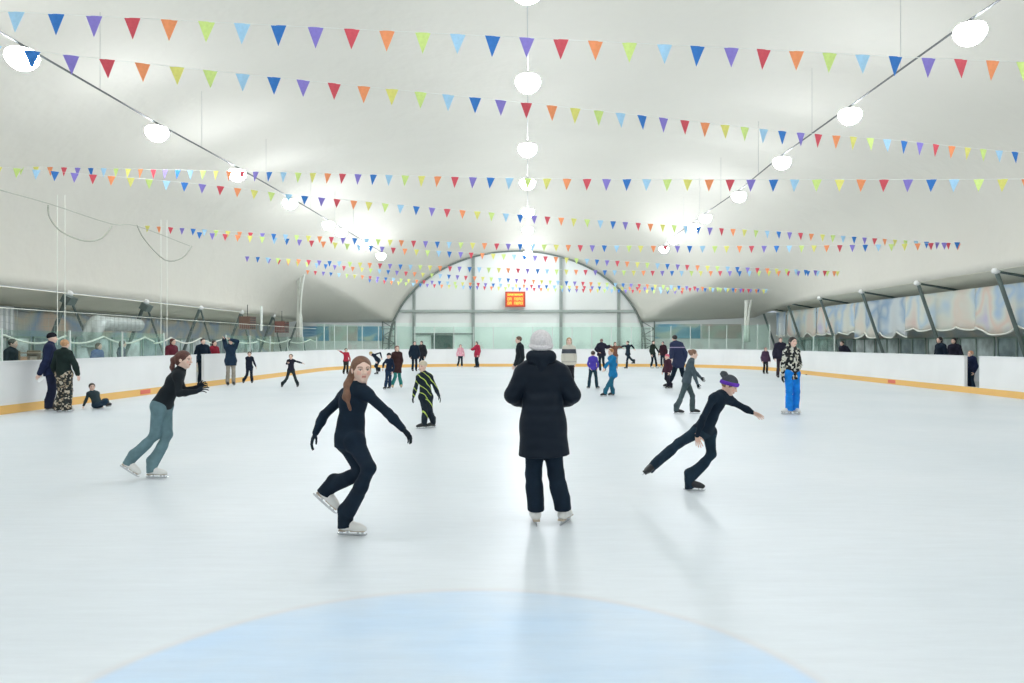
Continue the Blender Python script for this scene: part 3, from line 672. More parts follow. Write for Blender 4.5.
def hall():
    # floor around the rink, ice inside
    ice_m = bpy.data.materials.new('ice'); ice_m.use_nodes = True; nt = ice_m.node_tree; b = nt.nodes['Principled BSDF']
    b.inputs['Roughness'].default_value = .3; b.inputs['Specular IOR Level'].default_value = .22
    tc = nt.nodes.new('ShaderNodeTexCoord')
    base = (.80, .875, .885); 
    n1 = nt.nodes.new('ShaderNodeTexNoise'); n1.inputs['Scale'].default_value = .35; n1.inputs['Detail'].default_value = 5; nt.links.new(tc.outputs['Object'], n1.inputs['Vector'])
    r1 = nt.nodes.new('ShaderNodeValToRGB'); r1.color_ramp.elements[0].position = .3; r1.color_ramp.elements[1].position = .72
    r1.color_ramp.elements[0].color = (.675, .735, .775, 1); r1.color_ramp.elements[1].color = (.75, .795, .83, 1); nt.links.new(n1.outputs['Fac'], r1.inputs['Fac'])
    # painted crease: light blue disc with a soft pinkish edge line
    mp = nt.nodes.new('ShaderNodeMapping'); mp.inputs['Location'].default_value = (.35, -3.02, 0); nt.links.new(tc.outputs['Object'], mp.inputs['Vector'])
    ln = nt.nodes.new('ShaderNodeVectorMath'); ln.operation = 'LENGTH'; nt.links.new(mp.outputs['Vector'], ln.inputs[0])
    n3 = nt.nodes.new('ShaderNodeTexNoise'); n3.inputs['Scale'].default_value = .9; n3.inputs['Detail'].default_value = 6; nt.links.new(tc.outputs['Object'], n3.inputs['Vector'])
    wob = nt.nodes.new('ShaderNodeMath'); wob.operation = 'MULTIPLY_ADD'; wob.inputs[1].default_value = .05; nt.links.new(n3.outputs['Fac'], wob.inputs[0]); nt.links.new(ln.outputs['Value'], wob.inputs[2])
    r2 = nt.nodes.new('ShaderNodeValToRGB'); e = r2.color_ramp.elements; d = nt.nodes.new('ShaderNodeMath'); d.operation = 'DIVIDE'; d.inputs[1].default_value = 4
    nt.links.new(wob.outputs[0], d.inputs[0]); nt.links.new(d.outputs[0], r2.inputs['Fac'])
    e[0].position = 0; e[0].color = (1, 1, 1, 1); e[1].position = 1.83/4; e[1].color = (.85, .85, .85, 1)
    x = e.new(1.87/4); x.color = (0, 0, 0, 1)
    mx = nt.nodes.new('ShaderNodeMix'); mx.data_type = 'RGBA'; mx.inputs[7].default_value = (.50, .69, .90, 1)
    mul = nt.nodes.new('ShaderNodeMath'); mul.operation = 'MULTIPLY'; nt.links.new(r2.outputs['Color'], mul.inputs[0])
    r3 = nt.nodes.new('ShaderNodeMapRange'); r3.inputs[1].default_value = .3; r3.inputs[2].default_value = .7; r3.inputs[3].default_value = .30; r3.inputs[4].default_value = 1.0; nt.links.new(n3.outputs['Fac'], r3.inputs[0])
    nt.links.new(r3.outputs[0], mul.inputs[1])
    nt.links.new(mul.outputs[0], mx.inputs[0]); nt.links.new(r1.outputs['Color'], mx.inputs[6])
    r4 = nt.nodes.new('ShaderNodeValToRGB'); e = r4.color_ramp.elements; e[0].position = 1.80/4; e[0].color = (0, 0, 0, 1); e[1].position = 1.92/4; e[1].color = (0, 0, 0, 1)
    x = e.new(1.86/4); x.color = (.6, .6, .6, 1); nt.links.new(d.outputs[0], r4.inputs['Fac'])
    mx2 = nt.nodes.new('ShaderNodeMix'); mx2.data_type = 'RGBA'; mx2.inputs[7].default_value = (.67, .67, .69, 1)
    nt.links.new(r4.outputs['Color'], mx2.inputs[0]); nt.links.new(mx.outputs[2], mx2.inputs[6])
    # skate cuts
    mp2 = nt.nodes.new('ShaderNodeMapping'); mp2.inputs['Scale'].default_value = (.35, 2.2, 1); mp2.inputs['Rotation'].default_value = (0, 0, .12); nt.links.new(tc.outputs['Object'], mp2.inputs['Vector'])
    n2 = nt.nodes.new('ShaderNodeTexNoise'); n2.inputs['Scale'].default_value = 5; n2.inputs['Detail'].default_value = 8; n2.inputs['Roughness'].default_value = .7; nt.links.new(mp2.outputs['Vector'], n2.inputs['Vector'])
    r5 = nt.nodes.new('ShaderNodeMapRange'); r5.inputs[1].default_value = .25; r5.inputs[2].default_value = .75; r5.inputs[3].default_value = .945; r5.inputs[4].default_value = 1.05; nt.links.new(n2.outputs['Fac'], r5.inputs[0])
    mx3 = nt.nodes.new('ShaderNodeVectorMath'); mx3.operation = 'SCALE'; nt.links.new(mx2.outputs[2], mx3.inputs[0]); nt.links.new(r5.outputs[0], mx3.inputs['Scale'])
    nt.links.new(mx3.outputs[0], b.inputs['Base Color'])
    r6 = nt.nodes.new('ShaderNodeMapRange'); r6.inputs[3].default_value = .28; r6.inputs[4].default_value = .46; nt.links.new(n2.outputs['Fac'], r6.inputs[0]); nt.links.new(r6.outputs[0], b.inputs['Roughness'])
    bu = nt.nodes.new('ShaderNodeBump'); bu.inputs['Strength'].default_value = .03; bu.inputs['Distance'].default_value = .01; nt.links.new(n2.outputs['Fac'], bu.inputs['Height']); nt.links.new(bu.outputs['Normal'], b.inputs['Normal'])
    MATS['ice'] = ice_m
    mb = MB(); mb.box(WLX-.1, WRX+.1, YB, YE+1.5, -.3, -.02); tag(mb.build('floor', mat('rubber_floor', (.50, .53, .52), .8, var=.2)), kind='structure')
    # rink outline
    def outline(off):
        P = []
        for cx, cy, a0 in ((XR-RC, Y1-RC, 0), (XL+RC, Y1-RC, 90), (XL+RC, Y0+RC, 180), (XR-RC, Y0+RC, 270)):
            for i in range(13):
                a = math.radians(a0+i*7.5); P.append((cx+(RC+off)*math.cos(a), cy+(RC+off)*math.sin(a)))
        return P
    ip = outline(.05); me = mesh('ice', [(x, y, 0) for x, y in ip]+[(x, y, -.015) for x, y in ip], [tuple(range(52)), tuple(range(103, 51, -1))]+[(i, i+52, (i+1) % 52+52, (i+1) % 52) for i in range(52)])
    ic = new_obj('ice_floor', me, ice_m); tag(ic, kind='structure')
    # boards, continuous path sampled finely, with two gates
    def path(off):
        P = []; O = outline(off)
        for i in range(52):
            a = Vector((*O[i], 0)); b_ = Vector((*O[(i+1) % 52], 0)); n_ = max(1, int((b_-a).length/1.2)) if (b_-a).length > 2 else 1
            for k in range(n_): P.append(a.lerp(b_, k/n_))
        return P
    root = empty('rink_boards', (XL, Y0, 0), 'white waist-high rink boards with yellow kick strip running round the ice', 'rink boards')
    wm = mat('board_white', (.84, .85, .845), .38, var=.03, vscale=.8); ym = mat('kick_yellow', (.85, .52, .16), .5); rm = mat('rail_white', (.80, .82, .82), .4)
    gates = ((XL, 26.55, 27.2), (XR, 23.45, 24.25))
    def segs(off0, off1, z0, z1, gated=True):
        m = MB(); O = outline(0)
        A = outline(off0); B = outline(off1)
        n = len(A)
        for i in range(n):
            a0, a1, b0, b1 = A[i], A[(i+1) % n], B[i], B[(i+1) % n]
            parts = [(0, 1)]
            if gated:
                for gx, g0, g1 in gates:
                    if abs(a0[0]-a1[0]) < 1e-3 and abs(a0[0]-gx) < .6 and abs(a0[1]-a1[1]) > 3:
                        t0, t1 = sorted(((g0-a0[1])/(a1[1]-a0[1]), (g1-a0[1])/(a1[1]-a0[1]))); parts = [(0, t0), (t1, 1)]
            for t0, t1 in parts:
                q = [Vector((*p, 0)) for p in (a0, a1, b0, b1)]
                p0, p1, r0, r1_ = q[0].lerp(q[1], t0), q[0].lerp(q[1], t1), q[2].lerp(q[3], t0), q[2].lerp(q[3], t1)
                bb = len(m.v)
                for z in (z0, z1):
                    for p in (p0, p1, r1_, r0): m.v.append(Vector((p.x, p.y, z)))
                for f_ in ((0, 1, 2, 3), (7, 6, 5, 4), (0, 4, 5, 1), (1, 5, 6, 2), (2, 6, 7, 3), (3, 7, 4, 0)): m.face([bb+k for k in f_])
        return m
    def sb(name, m, mm):
        o = m.build(name, mm, root, loc=None); o.location = -Vector(root.location); return o
    sb('board_panel', segs(0, .10, 0.2, 1.17), wm)
    sb('board_panel', segs(0, .10, -.01, .2, False), wm)
    sb('kick_strip', segs(-.012, 0, .0, .20, False), ym)
    sb('top_rail', segs(-.02, .12, 1.17, 1.21), rm)
    # red marks on the strip
    for px, X in ((145, XL), (892, XR)):
        D = X*F/(px-CX); m = MB(); m.box(X-.018, X+.018, D-.3, D+.3, .04, .17); o = sb('strip_mark', m, mat('mark_red', (.75, .16, .10), .5)); o['label'] = 'red mark'
    # glass shields: posts and panes along both sides and the far end
    gm = bpy.data.materials.new('shield_glass'); gm.use_nodes = True; nt = gm.node_tree; nt.nodes.clear()
    o_ = nt.nodes.new('ShaderNodeOutputMaterial'); mixs = nt.nodes.new('ShaderNodeMixShader'); t_ = nt.nodes.new('ShaderNodeBsdfTransparent'); g_ = nt.nodes.new('ShaderNodeBsdfGlossy')
    t_.inputs[0].default_value = (.93, .985, .965, 1); g_.inputs[0].default_value = (.8, .95, .9, 1); g_.inputs[1].default_value = .08; mixs.inputs[0].default_value = .10
    nt.links.new(t_.outputs[0], mixs.inputs[1]); nt.links.new(g_.outputs[0], mixs.inputs[2]); nt.links.new(mixs.outputs[0], o_.inputs[0])
    pm = mat('post_pale', (.62, .68, .64), .4)
    P = path(.05); n = len(P); dist = [0]
    for i in range(1, n): dist.append(dist[-1]+(P[i]-P[i-1]).length)
    # posts about every 2.2 m along the side, 1.2 m at the far end
    last = None; np_ = 0
    acc = 0; prev = P[0]; posts = []
    for i in range(n):
        a, b_ = P[i], P[(i+1) % n]; L = (b_-a).length; t = 0
        while True:
            step = 1.35 if a.y > 42 else 2.5
            if acc + (L-t) < step: acc += L-t; break
            t += step-acc; acc = 0; posts.append(a.lerp(b_, t/L))
    posts = [p for p in posts if p.y > 9]
    for i, p in enumerate(posts):
        far = p.y > 42; ztop = 2.75 if far else 1.95
        if not far and p.x > 0 and p.y < 34: ztop = 0     # the right side has no shield nearer than the banner
        if ztop and not any(abs(p.x-g[0]) < .5 and g[1]-.3 < p.y < g[2]+.3 for g in gates):
            m = MB(); r_ = .022; m.box(p.x-r_, p.x+r_, p.y-r_, p.y+r_, 1.2, ztop); sb('shield_post', m, pm)
            if i+1 < len(posts):
                q = posts[i+1]
                if (q-p).length < 2.6 and not any(abs(p.x-g[0]) < .5 and min(p.y, q.y) < g[2] and max(p.y, q.y) > g[1] for g in gates):
                    d = (q-p).normalized(); nn = Vector((d.y, -d.x, 0))*.006; a = p+d*.03; c = q-d*.03
                    m = MB(); bb = 0
                    for z in (1.22, ztop-.03):
                        for w_ in (a+nn, c+nn, c-nn, a-nn): m.v.append(Vector((w_.x, w_.y, z)))
                    for f_ in ((0, 3, 2, 1), (4, 5, 6, 7), (0, 1, 5, 4), (1, 2, 6, 5), (2, 3, 7, 6), (3, 0, 4, 7)): m.face(f_)
                    sb('shield_pane', m, gm)
    # ---------------- membrane roof
    def sect(y, u):                    # u 0..1 from the left foot to the right foot
        a = math.pi*(1-u); cx = (EDL[0]+EDR[0])/2; W = (EDR[0]-EDL[0])/2
        zb = lerp(EDL[1], EDR[1], u); c, s = math.cos(a), math.sin(a)
        x = cx + W*math.copysign(abs(c)**.92, c); z = zb + 6.9*abs(s)**.86
        return Vector((x, y, z))
    def endc(u):
        zf = 3.15; cxe = -.8; Ra = 9.35; za = 1.3; Rz = 7.05
        u0 = .14
        ang0 = math.asin((zf-za)/Rz)
        if u < u0: t = u/u0; return Vector((lerp(EDL[0], cxe-Ra*math.cos(ang0), t), YE, zf))
        if u > 1-u0: t = (1-u)/u0; return Vector((lerp(EDR[0], cxe+Ra*math.cos(ang0), t), YE, lerp(3.5, zf, t)))
        t = (u-u0)/(1-2*u0); a = lerp(math.pi-ang0, ang0, t); return Vector((cxe+Ra*math.cos(a), YE, za+Rz*math.sin(a)))
    rows = []; NU = 96; YT = 37.
    ys = [YB + i*(YT-YB)/82 for i in range(83)] + [YT + (YE-YT)*i/34 for i in range(1, 35)]
    for y in ys:
        row = []
        for j in range(NU+1):
            u = j/NU
            bay = abs(math.sin(math.pi*(y-26.1)/5.25)); bil = .16*bay*math.sin(math.pi*u)**.5 if u*(1-u) > 0 else 0
            if y <= YT: p = sect(y, u)
            else:
                t = (y-YT)/(YE-YT); A = sect(y, u); B = endc(u); s_ = t*t*(3-2*t)
                s_ = t**2.3
                p = Vector((lerp(A.x, B.x, s_), y, lerp(A.z, B.z, s_)))
            cxm = (EDL[0]+EDR[0])/2; rad = Vector((p.x-cxm, 0, p.z-3)).normalized(); fade = 1 if y < YT else max(0, 1-(y-YT)/(YE-YT))
            row.append(p + rad*bil*fade)
        rows.append(row)
    mb = MB(); mb.grid(rows)
    memb = mat('membrane', (.70, .68, .61), .75, spec=.2, var=.02, vscale=.25, bump=.25, bscale=.9, bdist=.25)
    o = mb.build('ceiling', memb, smooth=True); so = o.modifiers.new('t', 'SOLIDIFY'); so.thickness = .03; so.offset = -1; tag(o, kind='structure')
    # liner band between the membrane foot and the side walls
    band = mat('liner_band', (.86, .84, .72), .8, var=.05, vscale=.6)
    for nm, (ex, ez), wx, wz, s in (('left', EDL, WLX, 2.95, 1), ('right', EDR, WRX, 3.74, -1)):
        m = MB(); m.grid([[Vector((ex, y, ez-.02)) for y in np.linspace(YB, YE, 30)], [Vector((wx, y, wz)) for y in np.linspace(YB, YE, 30)]])
        o = m.build('ceiling_band_'+nm, band); so = o.modifiers.new('t', 'SOLIDIFY'); so.thickness = .03; tag(o, kind='structure')
        m = MB(); m.box(min(wx, wx-.15*s), max(wx, wx-.15*s), YB, YE+1.2, -.02, wz+.05)
        o = m.build('wall_'+nm, MATS['wall_mural_l' if nm == 'left' else 'wall_mural_r']); tag(o, kind='structure')
    # end wall: arch-shaped sheet wall
    cxe, Ra, za, Rz = -.8, 9.35, 1.3, 7.05
    yw = YE+.25
    m = MB(); arc = [Vector((cxe+(Ra+.2)*math.cos(a), yw, za+(Rz+.2)*math.sin(a))) for a in np.linspace(math.pi, 0, 49)]
    arc = [Vector((WLX, yw, -.02)), Vector((WLX, yw, 3.4)), Vector((-10.4, yw, 3.4))] + [p for p in arc if p.z > 3.4] + [Vector((9.2, yw, 3.6)), Vector((WRX, yw, 3.9)), Vector((WRX, yw, -.02))]
    nb = len(arc); m.v = arc + [p+Vector((0, .15, 0)) for p in arc]; m.face(range(nb)); m.face(range(2*nb-1, nb-1, -1))
    for i in range(nb): m.face((i, i+nb, (i+1) % nb+nb, (i+1) % nb))
    tag(m.build('wall_back', mat('end_sheet', (.80, .82, .79), .5, var=.03, vscale=.5)), kind='structure')
    m = MB(); m.box(-9.9, 8.3, yw-.03, yw, 0, 3.1); tag(m.build('wall_back_lower_trim', mat('mint_sheet', (.80, .90, .84), .4, var=.06, vscale=.6)), kind='structure')
    st = mat('steel_grey', (.16, .19, .17), .5)
    # arch rib
    m = MB(); m.tube([(cxe+Ra*math.cos(a), YE-.05, za+Rz*math.sin(a)) for a in np.linspace(math.pi*1.03, -.03*math.pi, 60)], .09, 8)
    tag(m.build('arch_rib', st, smooth=True), 'dark steel arch rib framing the far end wall', 'arch rib')
    st2 = mat('steel_pale', (.36, .41, .38), .5)
    for px in (413.5, 473, 561, 619):
        x = (px-CX)*YE/F; zt = za+Rz*math.sqrt(max(0, 1-((x-cxe)/Ra)**2)); m = MB()
        for s in (-1, 1): m.box(x-.11, x+.11, yw-.06 if s < 0 else yw-.22, yw-.03 if s < 0 else yw-.19, 0, zt)
        m.box(x-.02, x+.02, yw-.22, yw-.03, 0, zt)
        nmx = {413.5: 'leftmost', 473: 'second from left', 561: 'third from left', 619: 'rightmost'}[px]
        tag(m.build('steel_post', st2), 'grey steel I-section post on the far end wall, '+nmx, 'post', 'posts of the far end wall')
    m = MB(); zb_ = CH+(CY-311)*YE/F; m.box(cxe-8.9, cxe+8.9, yw-.26, yw-.1, zb_-.09, zb_+.09)
    tag(m.build('cross_beam', st2), 'horizontal grey beam crossing the far end wall below the red display', 'beam')
    # dark opening and its small canopy
    dr = empty('far_doorway', (at(442, 349, YE-.1).x, yw-.05, 0), 'dark green roller door left of the red display', 'door')
    m = MB(); x0, x1 = -.75, .72; m.box(x0, x1, -.1, -.04, 0, 2.2); m.build('door_leaf', mat('door_green', (.05, .10, .08), .5, var=.3, vscale=2), dr)
    m = MB(); m.box(x0-1.35, x1+1.6, -.2, -.12, 2.22, 2.34); m.build('door_rail', st, dr)
    m = MB(); m.box(x0-.06, x0, -.13, 0, 0, 2.2); m.box(x1, x1+.06, -.13, 0, 0, 2.2); m.build('door_frame', st, dr)
    # lattice columns at the feet of the arch
    for px, nm in ((389, 'left'), (648, 'right')):
        x = (px-CX)*YE/F; m = MB()
        for s in (-.45, .45): m.tube([(x+s, YE-.1, 0), (x+s, YE-.1, 3.2)], .05, 6)
        for k in range(6):
            z0 = k*.53; s = .45 if k % 2 else -.45; m.tube([(x+s, YE-.1, z0), (x-s, YE-.1, z0+.53)], .03, 6); m.tube([(x-.45, YE-.1, z0), (x+.45, YE-.1, z0)], .025, 6)
        tag(m.build('lattice_column', st), 'dark steel lattice column at the %s foot of the far arch' % nm, 'column', 'lattice columns of the far arch')
    # murals flanking the arch
    for a0, a1, nm, b_ in ((303, 329, 'far left, nearer the corner', 'mural_blue'), (331, 357, 'far left, middle panel', 'mural_cream'), (358, 384, 'far left, beside the arch column', 'mural_blue'),
                           (654, 700, 'far right, beside the arch column', 'mural_blue2'), (702, 741, 'far right, nearer the corner', 'mural_cream')):
        X0, X1 = (a0-CX)*(yw)/F, (a1-CX)*yw/F
        m = MB(); m.box(0, X1-X0, -.08, -.03, 0, 1.05)
        o = m.build('mural_panel', MATS[b_], loc=None); o.location = (X0, yw, 1.78 if a1 < 500 else 1.95)
        tag(o, 'painted blue and cream panel at the '+nm, 'mural', 'painted panels flanking the far arch')
    # wall behind the camera
    m = MB(); pts = [sect(YB+.02, u/40) for u in range(41)]; pts = [Vector((WLX, YB, -.02)), Vector((WLX, YB, 2.95))] + pts + [Vector((WRX, YB, 3.74)), Vector((WRX, YB, -.02))]
    m.v = pts; m.face(range(len(pts))); o = m.build('wall_front', mat('front_sheet', (.80, .82, .79), .6)); tag(o, kind='structure')
    so = o.modifiers.new('t', 'SOLIDIFY'); so.thickness = .1
    # ---------------- struts
    cap = mat('node_white', (.85, .86, .84), .4); brown = mat('strut_green', (.12, .16, .15), .5)
    k = 0
    nodeY = [26.1+5.25*i for i in range(0, 6)]
    ordn = ['nearest', 'second', 'third', 'fourth', 'fifth', 'sixth', 'seventh', 'eighth', 'ninth']
    for i, y in enumerate(nodeY):
        if y > 53: continue
        r = empty('roof_strut', (16.5, y, 0), 'sloping dark steel roof strut behind the right boards, %s from the camera' % ordn[i], 'roof strut', 'roof struts along the right wall')
        m = MB(); m.box(-.07, .07, -.05, .05, 0, 1); me = m
        m = MB(); m.tube([(0, 0, 4.2), (1.45, 0, 0)], .075, 8); m.build('main_tube', brown, r)
        m = MB(); m.tube([(0, 0, 4.15), (2.55, .0, 3.7)], .05, 6); m.build('tie', brown, r)
        m = MB(); m.lathe([(.02, -.12), (.12, -.09), (.15, 0), (.10, .09), (.02, .11)], (0, 0, 4.17), 12); m.build('joint_cap', cap, r, smooth=True)
        r = empty('roof_strut', (-16.2, y, 0), 'sloping steel roof strut behind the left boards, %s from the camera' % ordn[i], 'roof strut', 'roof struts along the left wall')
        m = MB(); m.tube([(0, 0, 3.4), (-1.3, 0, 0)], .075, 8); m.build('main_tube', brown, r)
        m = MB(); m.tube([(0, 0, 3.3), (-.1, 1.9, .9)], .045, 6); m.build('brace', brown, r)
        m = MB(); m.lathe([(.02, -.12), (.12, -.09), (.15, 0), (.10, .09), (.02, .11)], (0, 0, 3.37), 12); m.build('joint_cap', cap, r, smooth=True)
        if i in (0, 1):
            m = MB(); m.box(-.05, .26, -.22, .22, -.16, .12, Matrix.Translation((0, -.12, 3.2)) @ Matrix.Rotation(.5, 4, 'Y')); m.tube([(0, -.12, 3.2), (0, 0, 3.45)], .03, 6); o = m.build('bracket_box', brown, r)
    # purlin rails along both walls
    for sx, z, nm in ((WRX-.3, 3.62, 'right'), (WLX+.3, 2.86, 'left')):
        m = MB(); m.box(sx-.05, sx+.05, YB+.1, YE, z-.05, z+.05); o = m.build('wall_rail', brown); tag(o, 'dark steel rail running along the top of the %s wall' % nm, 'rail', 'wall rails')
    # lower part of the side walls: dark glazing with frames
    for sx, nm, s in ((WLX, 'left', 1), (WRX, 'right', -1)):
        n_ = 0
        for j, y in enumerate(np.arange(12.0, 52.5, 2.625)):
            if nm == 'left' and y > 50: continue
            r = empty('window_%d' % (j+1 + (20 if s < 0 else 0)), (sx+.01*s, y, .75), None, None); r['kind'] = 'structure'
            w_ = 2.45; m = MB(); m.box(min(0, .02*s), max(0, .02*s), 0, w_, 0, 1.05 if j % 3 else 1.1)
            m.build('pane', mat('dark_glazing_'+('a' if j % 3 == 0 else 'b' if j % 3 == 1 else 'c'), [(.26, .34, .36), (.48, .56, .56), (.62, .69, .69)][j % 3], .25, var=.4, vscale=1.6), r)
            m = MB()
            for q in (0, w_/2, w_-.06): m.box(min(.02*s, .06*s), max(.02*s, .06*s), q, q+.06, 0, 1.1)
            m.box(min(.02*s, .06*s), max(.02*s, .06*s), 0, w_, 1.05, 1.12); m.build('window_frame', mat('frame_green', (.30, .40, .36), .5), r)
    # hanging painted tarpaulins with scalloped rope hem, one per bay (right wall), and rope hem on the left
    rope = mat('rope_white', (.86, .88, .80), .7)
    for i in range(0, 6):
        y0 = nodeY[i]-2.6; y1 = y0+5.2
        if y1 > 52: y1 = 51.8
        xw = 17.35; zt = 3.75
        r = empty('painted_tarpaulin', (xw, y0, 0), 'pastel painted tarpaulin with white scalloped hem by the right wall, %s from the camera' % ordn[i], 'tarpaulin', 'painted tarpaulins along the right wall')
        cols_ = 40; P_ = [[], []]; hem = []
        nsc = 2 if i < 1 else 3
        for c in range(cols_+1):
            t = c/cols_; y = t*(y1-y0); zz = 2.22+.06*math.sin(i*2.1) - .30*abs(math.sin(math.pi*(t*nsc+.3*i)))*(1 if i % 2 == 0 else .45)
            xo = .07*math.sin(t*22+i)
            P_[0].append(Vector((xo*.3, y, zt))); P_[1].append(Vector((xo, y, zz))); hem.append((xo-.01, y, zz))
        rows_ = [[P_[0][c].lerp(P_[1][c], q/6) for c in range(cols_+1)] for q in range(7)]
        m = MB(); m.grid(rows_); o = m.build('sheet', MATS['tarp_%d' % (i % 3)], r, smooth=True); so = o.modifiers.new('t', 'SOLIDIFY'); so.thickness = .01
        m = MB(); m.tube(hem, .035, 6); m.build('hem_rope', rope, r, smooth=True)
    for i in range(0, 6):
        y0 = 17.0+5.25*i; y1 = y0+5.25
        r = empty('safety_net', (-13.9, y0, 0), 'grey safety net with white scalloped rope behind left boards, %s from the camera' % ordn[i], 'net', 'safety nets along the left side')
        hem = []; zt = 2.55; up_ = []
        for c in range(41):
            t = c/40; y = t*(y1-y0); zz = 1.83 - .22*abs(math.sin(math.pi*(t*(2 if i < 3 else 1)+.25*i)))
            hem.append((0, y, zz)); up_.append(Vector((0, y, zt)))
        m = MB(); m.tube(hem, .030, 6); m.build('hem_rope', rope, r, smooth=True)
        m = MB()
        for c in range(0, 41, 2):
            m.tube([hem[c], up_[c]], .004, 4)
        for q in range(1, 5): m.tube([Vector(hem[c]).lerp(up_[c], q/4) for c in range(0, 41, 4)], .004, 4)
        m.build('netting', mat('net_grey', (.35, .40, .38), .8), r)
        m = MB(); m.tube([(-0, 0, zt), (0, y1-y0, zt)], .012, 6); m.build('top_cord', rope, r)

hx = ramp_mat
K = dict(const=False, detail=1.5)
hx('wall_mural_l', 'noise', .5, [(0, (.50, .46, .36)), (.36, (.58, .55, .44)), (.44, (.34, .42, .50)), (.52, (.55, .52, .42)), (.58, (.48, .52, .46)), (.66, (.30, .40, .52)), (.75, (.6, .5, .4))], vscale=(1, .8, 1.3), **K)
hx('wall_mural_r', 'noise', .5, [(0, (.60, .60, .54)), (.38, (.50, .56, .58)), (.5, (.64, .62, .56)), (.62, (.46, .54, .60)), (.72, (.62, .52, .46))], vscale=(1, .8, 1.3), **K)
hx('mural_blue', 'noise', .5, [(0, (.62, .68, .56)), (.42, (.58, .66, .55)), (.47, (.20, .42, .58)), (.6, (.12, .32, .52))], const=False, detail=1, vscale=(1, 1, 1.6))
hx('mural_blue2', 'noise', .42, [(0, (.62, .68, .54)), (.44, (.52, .62, .54)), (.50, (.24, .46, .56)), (.62, (.15, .36, .48))], const=False, detail=1, vscale=(1, 1, 1.6))
hx('mural_cream', 'noise', .8, [(0, (.62, .67, .54)), (.45, (.52, .60, .52)), (.6, (.58, .52, .46))], const=False, detail=1)
for i_, st_ in enumerate(([(0, (.70, .70, .62)), (.38, (.66, .68, .62)), (.44, (.42, .56, .70)), (.50, (.66, .69, .64)), (.56, (.72, .58, .50)), (.60, (.68, .68, .62)), (.68, (.55, .52, .66))],
                          [(0, (.60, .68, .66)), (.36, (.70, .62, .54)), (.44, (.66, .69, .62)), (.52, (.48, .60, .68)), (.58, (.68, .68, .62)), (.68, (.70, .56, .50))],
                          [(0, (.66, .62, .58)), (.40, (.58, .64, .66)), (.47, (.30, .42, .56)), (.55, (.64, .67, .62)), (.66, (.70, .64, .56))])):
    hx('tarp_%d' % i_, 'noise', .55, st_, vscale=(1, .9, 1.2), **K)

# ------------------------------------------------------------------ lamps
def lamps():
    alum = mat('lamp_housing', (.75, .77, .78), .4, .3)
    glow = mat('lamp_lens', (1, 1, 1), .3, emit=(.93, .965, 1.03), es=LAMP)
    hb = MB(); hb.lathe([(.03, .20), (.07, .19), (.10, .16), (.20, .14), (.235, .115), (.23, .10)][::-1], n=20)
    hm = mesh('housing', hb.v, hb.f, True); hm.materials.append(alum)
    lb = MB(); lb.lathe([(.005, -.26), (.12, -.24), (.21, -.18), (.28, -.08), (.30, .0), (.28, .08), (.245, .12)], n=24); lm = mesh('lens', lb.v, lb.f, True); lm.materials.append(glow)
    kb = MB(); kb.tube([(0, 0, .19), (0, 0, .23)], .012, 6); km = mesh('hook', kb.v, kb.f); km.materials.append(alum)
    words = ['nearest', 'second', 'third', 'fourth', 'fifth', 'sixth', 'seventh', 'eighth', 'ninth', 'tenth', 'eleventh', 'twelfth', 'thirteenth']
    rows = {'left': [None, None, (22, 57, 14.6), (157, 132, 20), (237, 174, 25.4), (290, 203, 30.8), (328.5, 225, 36.6), (341, 232, 39.3), (364.6, 245.5, 43.6), (381, 255.7, 46.6)],
            'right': [None, None, (970, 32, 14.6), (850, 115, 20), (782, 162, 25.4), (739, 196, 30.8), (705.5, 218, 36.4), (693.5, 227, 39.0), (674, 240, 43.2), (664, 249, 46)],
            'centre': [None, (527, -12, 12.8), (528, 82, 17.4), (527.5, 149, 23.3), (527.5, 183, 28.3), (527.8, 212, 34.6), (527.8, 230, 40), (528, 245, 45), (528, 253.5, 48.5), (528, 261.5, 52)]}
    near = {'left': [(-10.1, -1.8, 7.25), (-10.1, 3.7, 7.25), (-10, 9.1, 7.25)], 'right': [(8.75, -1.8, 7.6), (8.75, 3.7, 7.6), (8.75, 9.1, 7.6)], 'centre': [(0, -4, 7.6), (0, .8, 7.6), (0, 5.5, 7.6)]}
    for nm, L in rows.items():
        pts = [Vector(p) for p in near[nm]] + [at(*p) for p in L if p]
        for i, p in enumerate(pts):
            r = empty('high_bay_lamp', p, 'bright white high-bay lamp in the %s row, %s from the camera' % (nm, words[i]), 'lamp', 'high-bay lamps in the %s row' % nm)
            for n_, me in (('housing', hm), ('lens', lm), ('hook', km)): new_obj(n_, me, None, r)
        # suspension cable with droppers
        o = [Vector((p.x, p.y, p.z+.24)) for p in pts]
        d0 = (o[1]-o[0]); o = [o[0]-d0*.8] + o
        r = empty('lamp_cable', o[0], 'dark suspension cable carrying the %s row of lamps' % nm, 'cable', 'lamp cables')
        m = MB(); cp = []
        m.tube(o, .022 if nm != 'centre' else .012, 6); x = m.build('cable', mat('cable_dark', (.10, .11, .11), .6) if nm != 'centre' else mat('cable_grey', (.45, .46, .44), .6), r); x.location = -r.location
        for i in range(1, len(o)-1):
            q = o[i].lerp(o[i+1], .5); zt = ceil_z(q)
            m = MB(); m.tube([q, Vector((q.x, q.y, zt))], .008, 5); x = m.build('dropper', mat('dropper_grey', (.5, .5, .47), .7), r); x.location = -r.location
